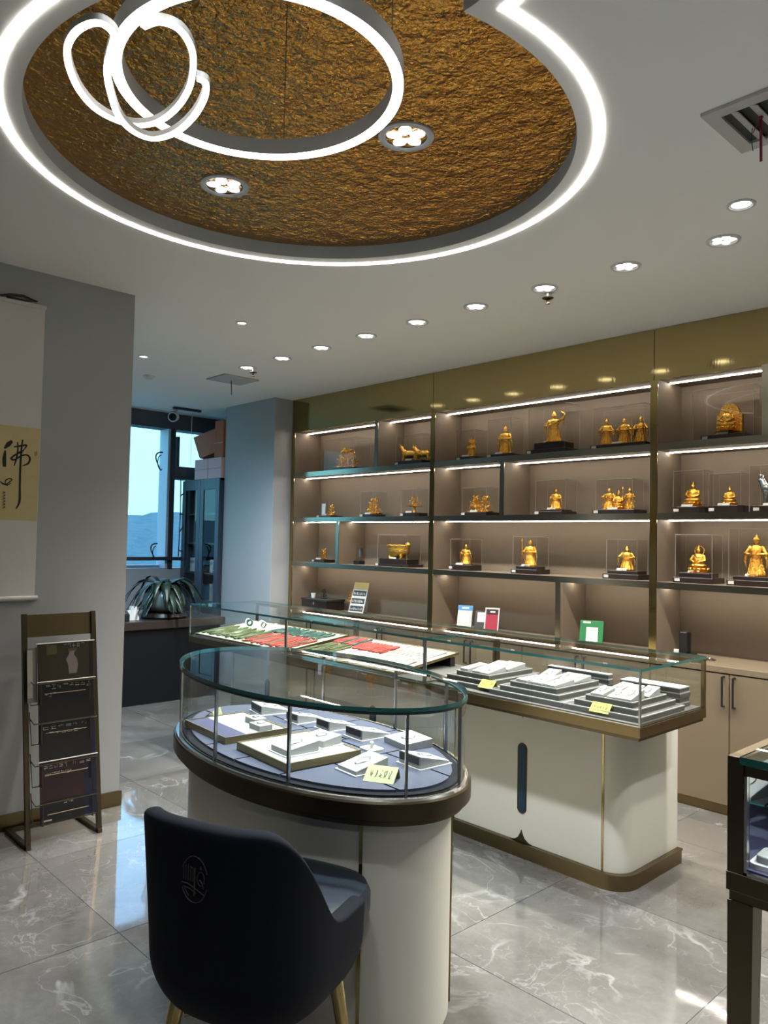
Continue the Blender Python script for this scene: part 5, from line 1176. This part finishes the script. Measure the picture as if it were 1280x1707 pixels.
for z in (0.80, 1.10, 1.42, 1.74): MB().box((x0+0.025, y0+0.04, z), (x1-0.025, y1-0.02, z+0.02)).build('shelf', 'dark_frame', bc)
xm = (x0+x1)/2
for s, (a, b) in enumerate(((x0, xm-0.002), (xm+0.002, x1))):
    d = MB().box((a, y0, 0.08), (a+0.07, y0+0.02, zz-0.005)).box((b-0.07, y0, 0.08), (b, y0+0.02, zz-0.005)).box((a+0.07, y0, zz-0.115), (b-0.07, y0+0.02, zz-0.005)).box((a+0.07, y0, 0.08), (b-0.07, y0+0.02, 0.18)).box((a+0.07, y0, 0.76), (b-0.07, y0+0.02, 0.83)).build('door', 'bookcase', bc, bevel=0.002)
    MB().pane((a+0.07, y0+0.008, 0.83), (b-0.07, y0+0.012, zz-0.115)).build('pane', ['glass', 'glass_edge'], d)
    MB().box((a+0.07, y0+0.008, 0.18), (b-0.07, y0+0.012, 0.76)).build('door_panel', 'dark_frame', d)
for k, (x, z, w, h, m_, lab) in enumerate(((-7.68, 1.12, 0.10, 0.15, 'white_plastic', 'white carton on the left of the bookcase shelf'), (-7.52, 1.12, 0.05, 0.10, 'silver', 'small silver box in the left half of the bookcase'), (-7.28, 1.12, 0.06, 0.14, 'white_plastic', 'white carton on the right of the bookcase shelf'), (-7.68, 0.82, 0.06, 0.16, 'pale_print', 'pale file box low in the left half of the bookcase'), (-7.52, 0.82, 0.12, 0.16, 'blue_print', 'blue folder low in the left half of the bookcase'), (-7.28, 0.82, 0.05, 0.18, 'pale_print', 'pale file box low in the right half of the bookcase'), (-7.17, 1.44, 0.12, 0.10, 'silver', 'silver case on the upper right bookcase shelf'))):
    o = MB().box((x-w/2, y0+0.08, z), (x+w/2, y0+0.22, z+h)).box((x-w/2+0.004, y0+0.0795, z+h*0.6), (x+w/2-0.004, y0+0.08, z+h*0.8), 1).build('file_box', [m_, 'grey_print'], bevel=0.003); solo(o, (x, y0+0.15, z), lab, 'box', 'boxes in the bookcase')
cb1 = thing('carton', (-7.30, 4.42, 2.126), 'large pink cardboard carton on top of the bookcase', 'carton')
MB().box((-7.575, 4.285, 2.126), (-7.03, 4.56, 2.345)).build('body', 'carton', cb1, bevel=0.003)
MB().box((-7.575, 4.284, 2.23), (-7.03, 4.2855, 2.234)).box((-7.30, 4.2835, 2.126), (-7.295, 4.2855, 2.345)).build('seam', 'carton_red', cb1)
cb2 = thing('carton', (-7.50, 4.42, 2.346), 'tilted brown-red carton leaning on the pink carton near the ceiling', 'carton')
Mb = Matrix.Translation((-7.55, 4.42, 2.365)) @ Matrix.Rotation(math.radians(32), 4, 'Z') @ Matrix.Rotation(math.radians(-20), 4, 'Y')
MB().box((0.0, -0.13, 0.0), (0.30, 0.13, 0.25), M=Mb @ Matrix.Translation((-0.02, 0, 0.0))).build('body', 'carton_salmon', cb2, bevel=0.004)
MB().box((-0.022, -0.13, 0.01), (-0.0205, 0.13, 0.25), M=Mb).build('end_face', 'carton', cb2)
cb3 = thing('carton', (-7.11, 4.42, 2.346), 'dark orange carton on the pink carton beside the pillar', 'carton')
MB().box((-7.20, 4.30, 2.346), (-7.03, 4.55, 2.74)).build('body', 'carton_red', cb3, bevel=0.003)
MB().box((-7.20, 4.2985, 2.50), (-7.03, 4.2995, 2.505)).build('seam', 'carton', cb3)
# dry twigs at the window
for q, (cy, cz, rr_, lab) in enumerate(((4.0, 2.32, 0.10, 'upper curled dry twig tied to the window frame'), (3.97, 1.33, 0.09, 'lower curled dry twig tied to the window rail'), (4.33, 1.80, 0.22, 'branching dry twig at the right window pane'))):
    mb = MB(); rg = random.Random(60+q)
    if q < 2: mb.tube([(-7.80, cy-rr_*0.55*math.sin(a)-0.02*math.sin(2*a), cz+rr_*math.cos(a)) for a in [PI*1.25*k/16-0.15 for k in range(17)]], [0.010-0.0004*k for k in range(17)], 6); mb.tube([(-7.80, cy-rr_*0.42*math.sin(a), cz-0.01+rr_*0.8*math.cos(a)) for a in [PI*k/12 for k in range(13)]], 0.006, 6)
    else:
        for b in range(5):
            p = Vector((-7.78, cy-0.10, cz-0.45+b*0.20)); pts = [p]
            for k in range(6): p = p+Vector((0, rg.uniform(0.01, 0.07), rg.uniform(-0.05, 0.10))); pts.append(p)
            mb.tube(pts, [0.008-0.001*k for k in range(7)], 5)
        mb.tube([(-7.78, cy-0.10, cz-0.52), (-7.78, cy-0.09, cz), (-7.78, cy-0.10, cz+0.42)], 0.007, 6)
    solo(mb.build('dry_twig', 'bark', smooth=60), (-7.80, cy, cz), lab, 'twig', 'dry twigs at the window')
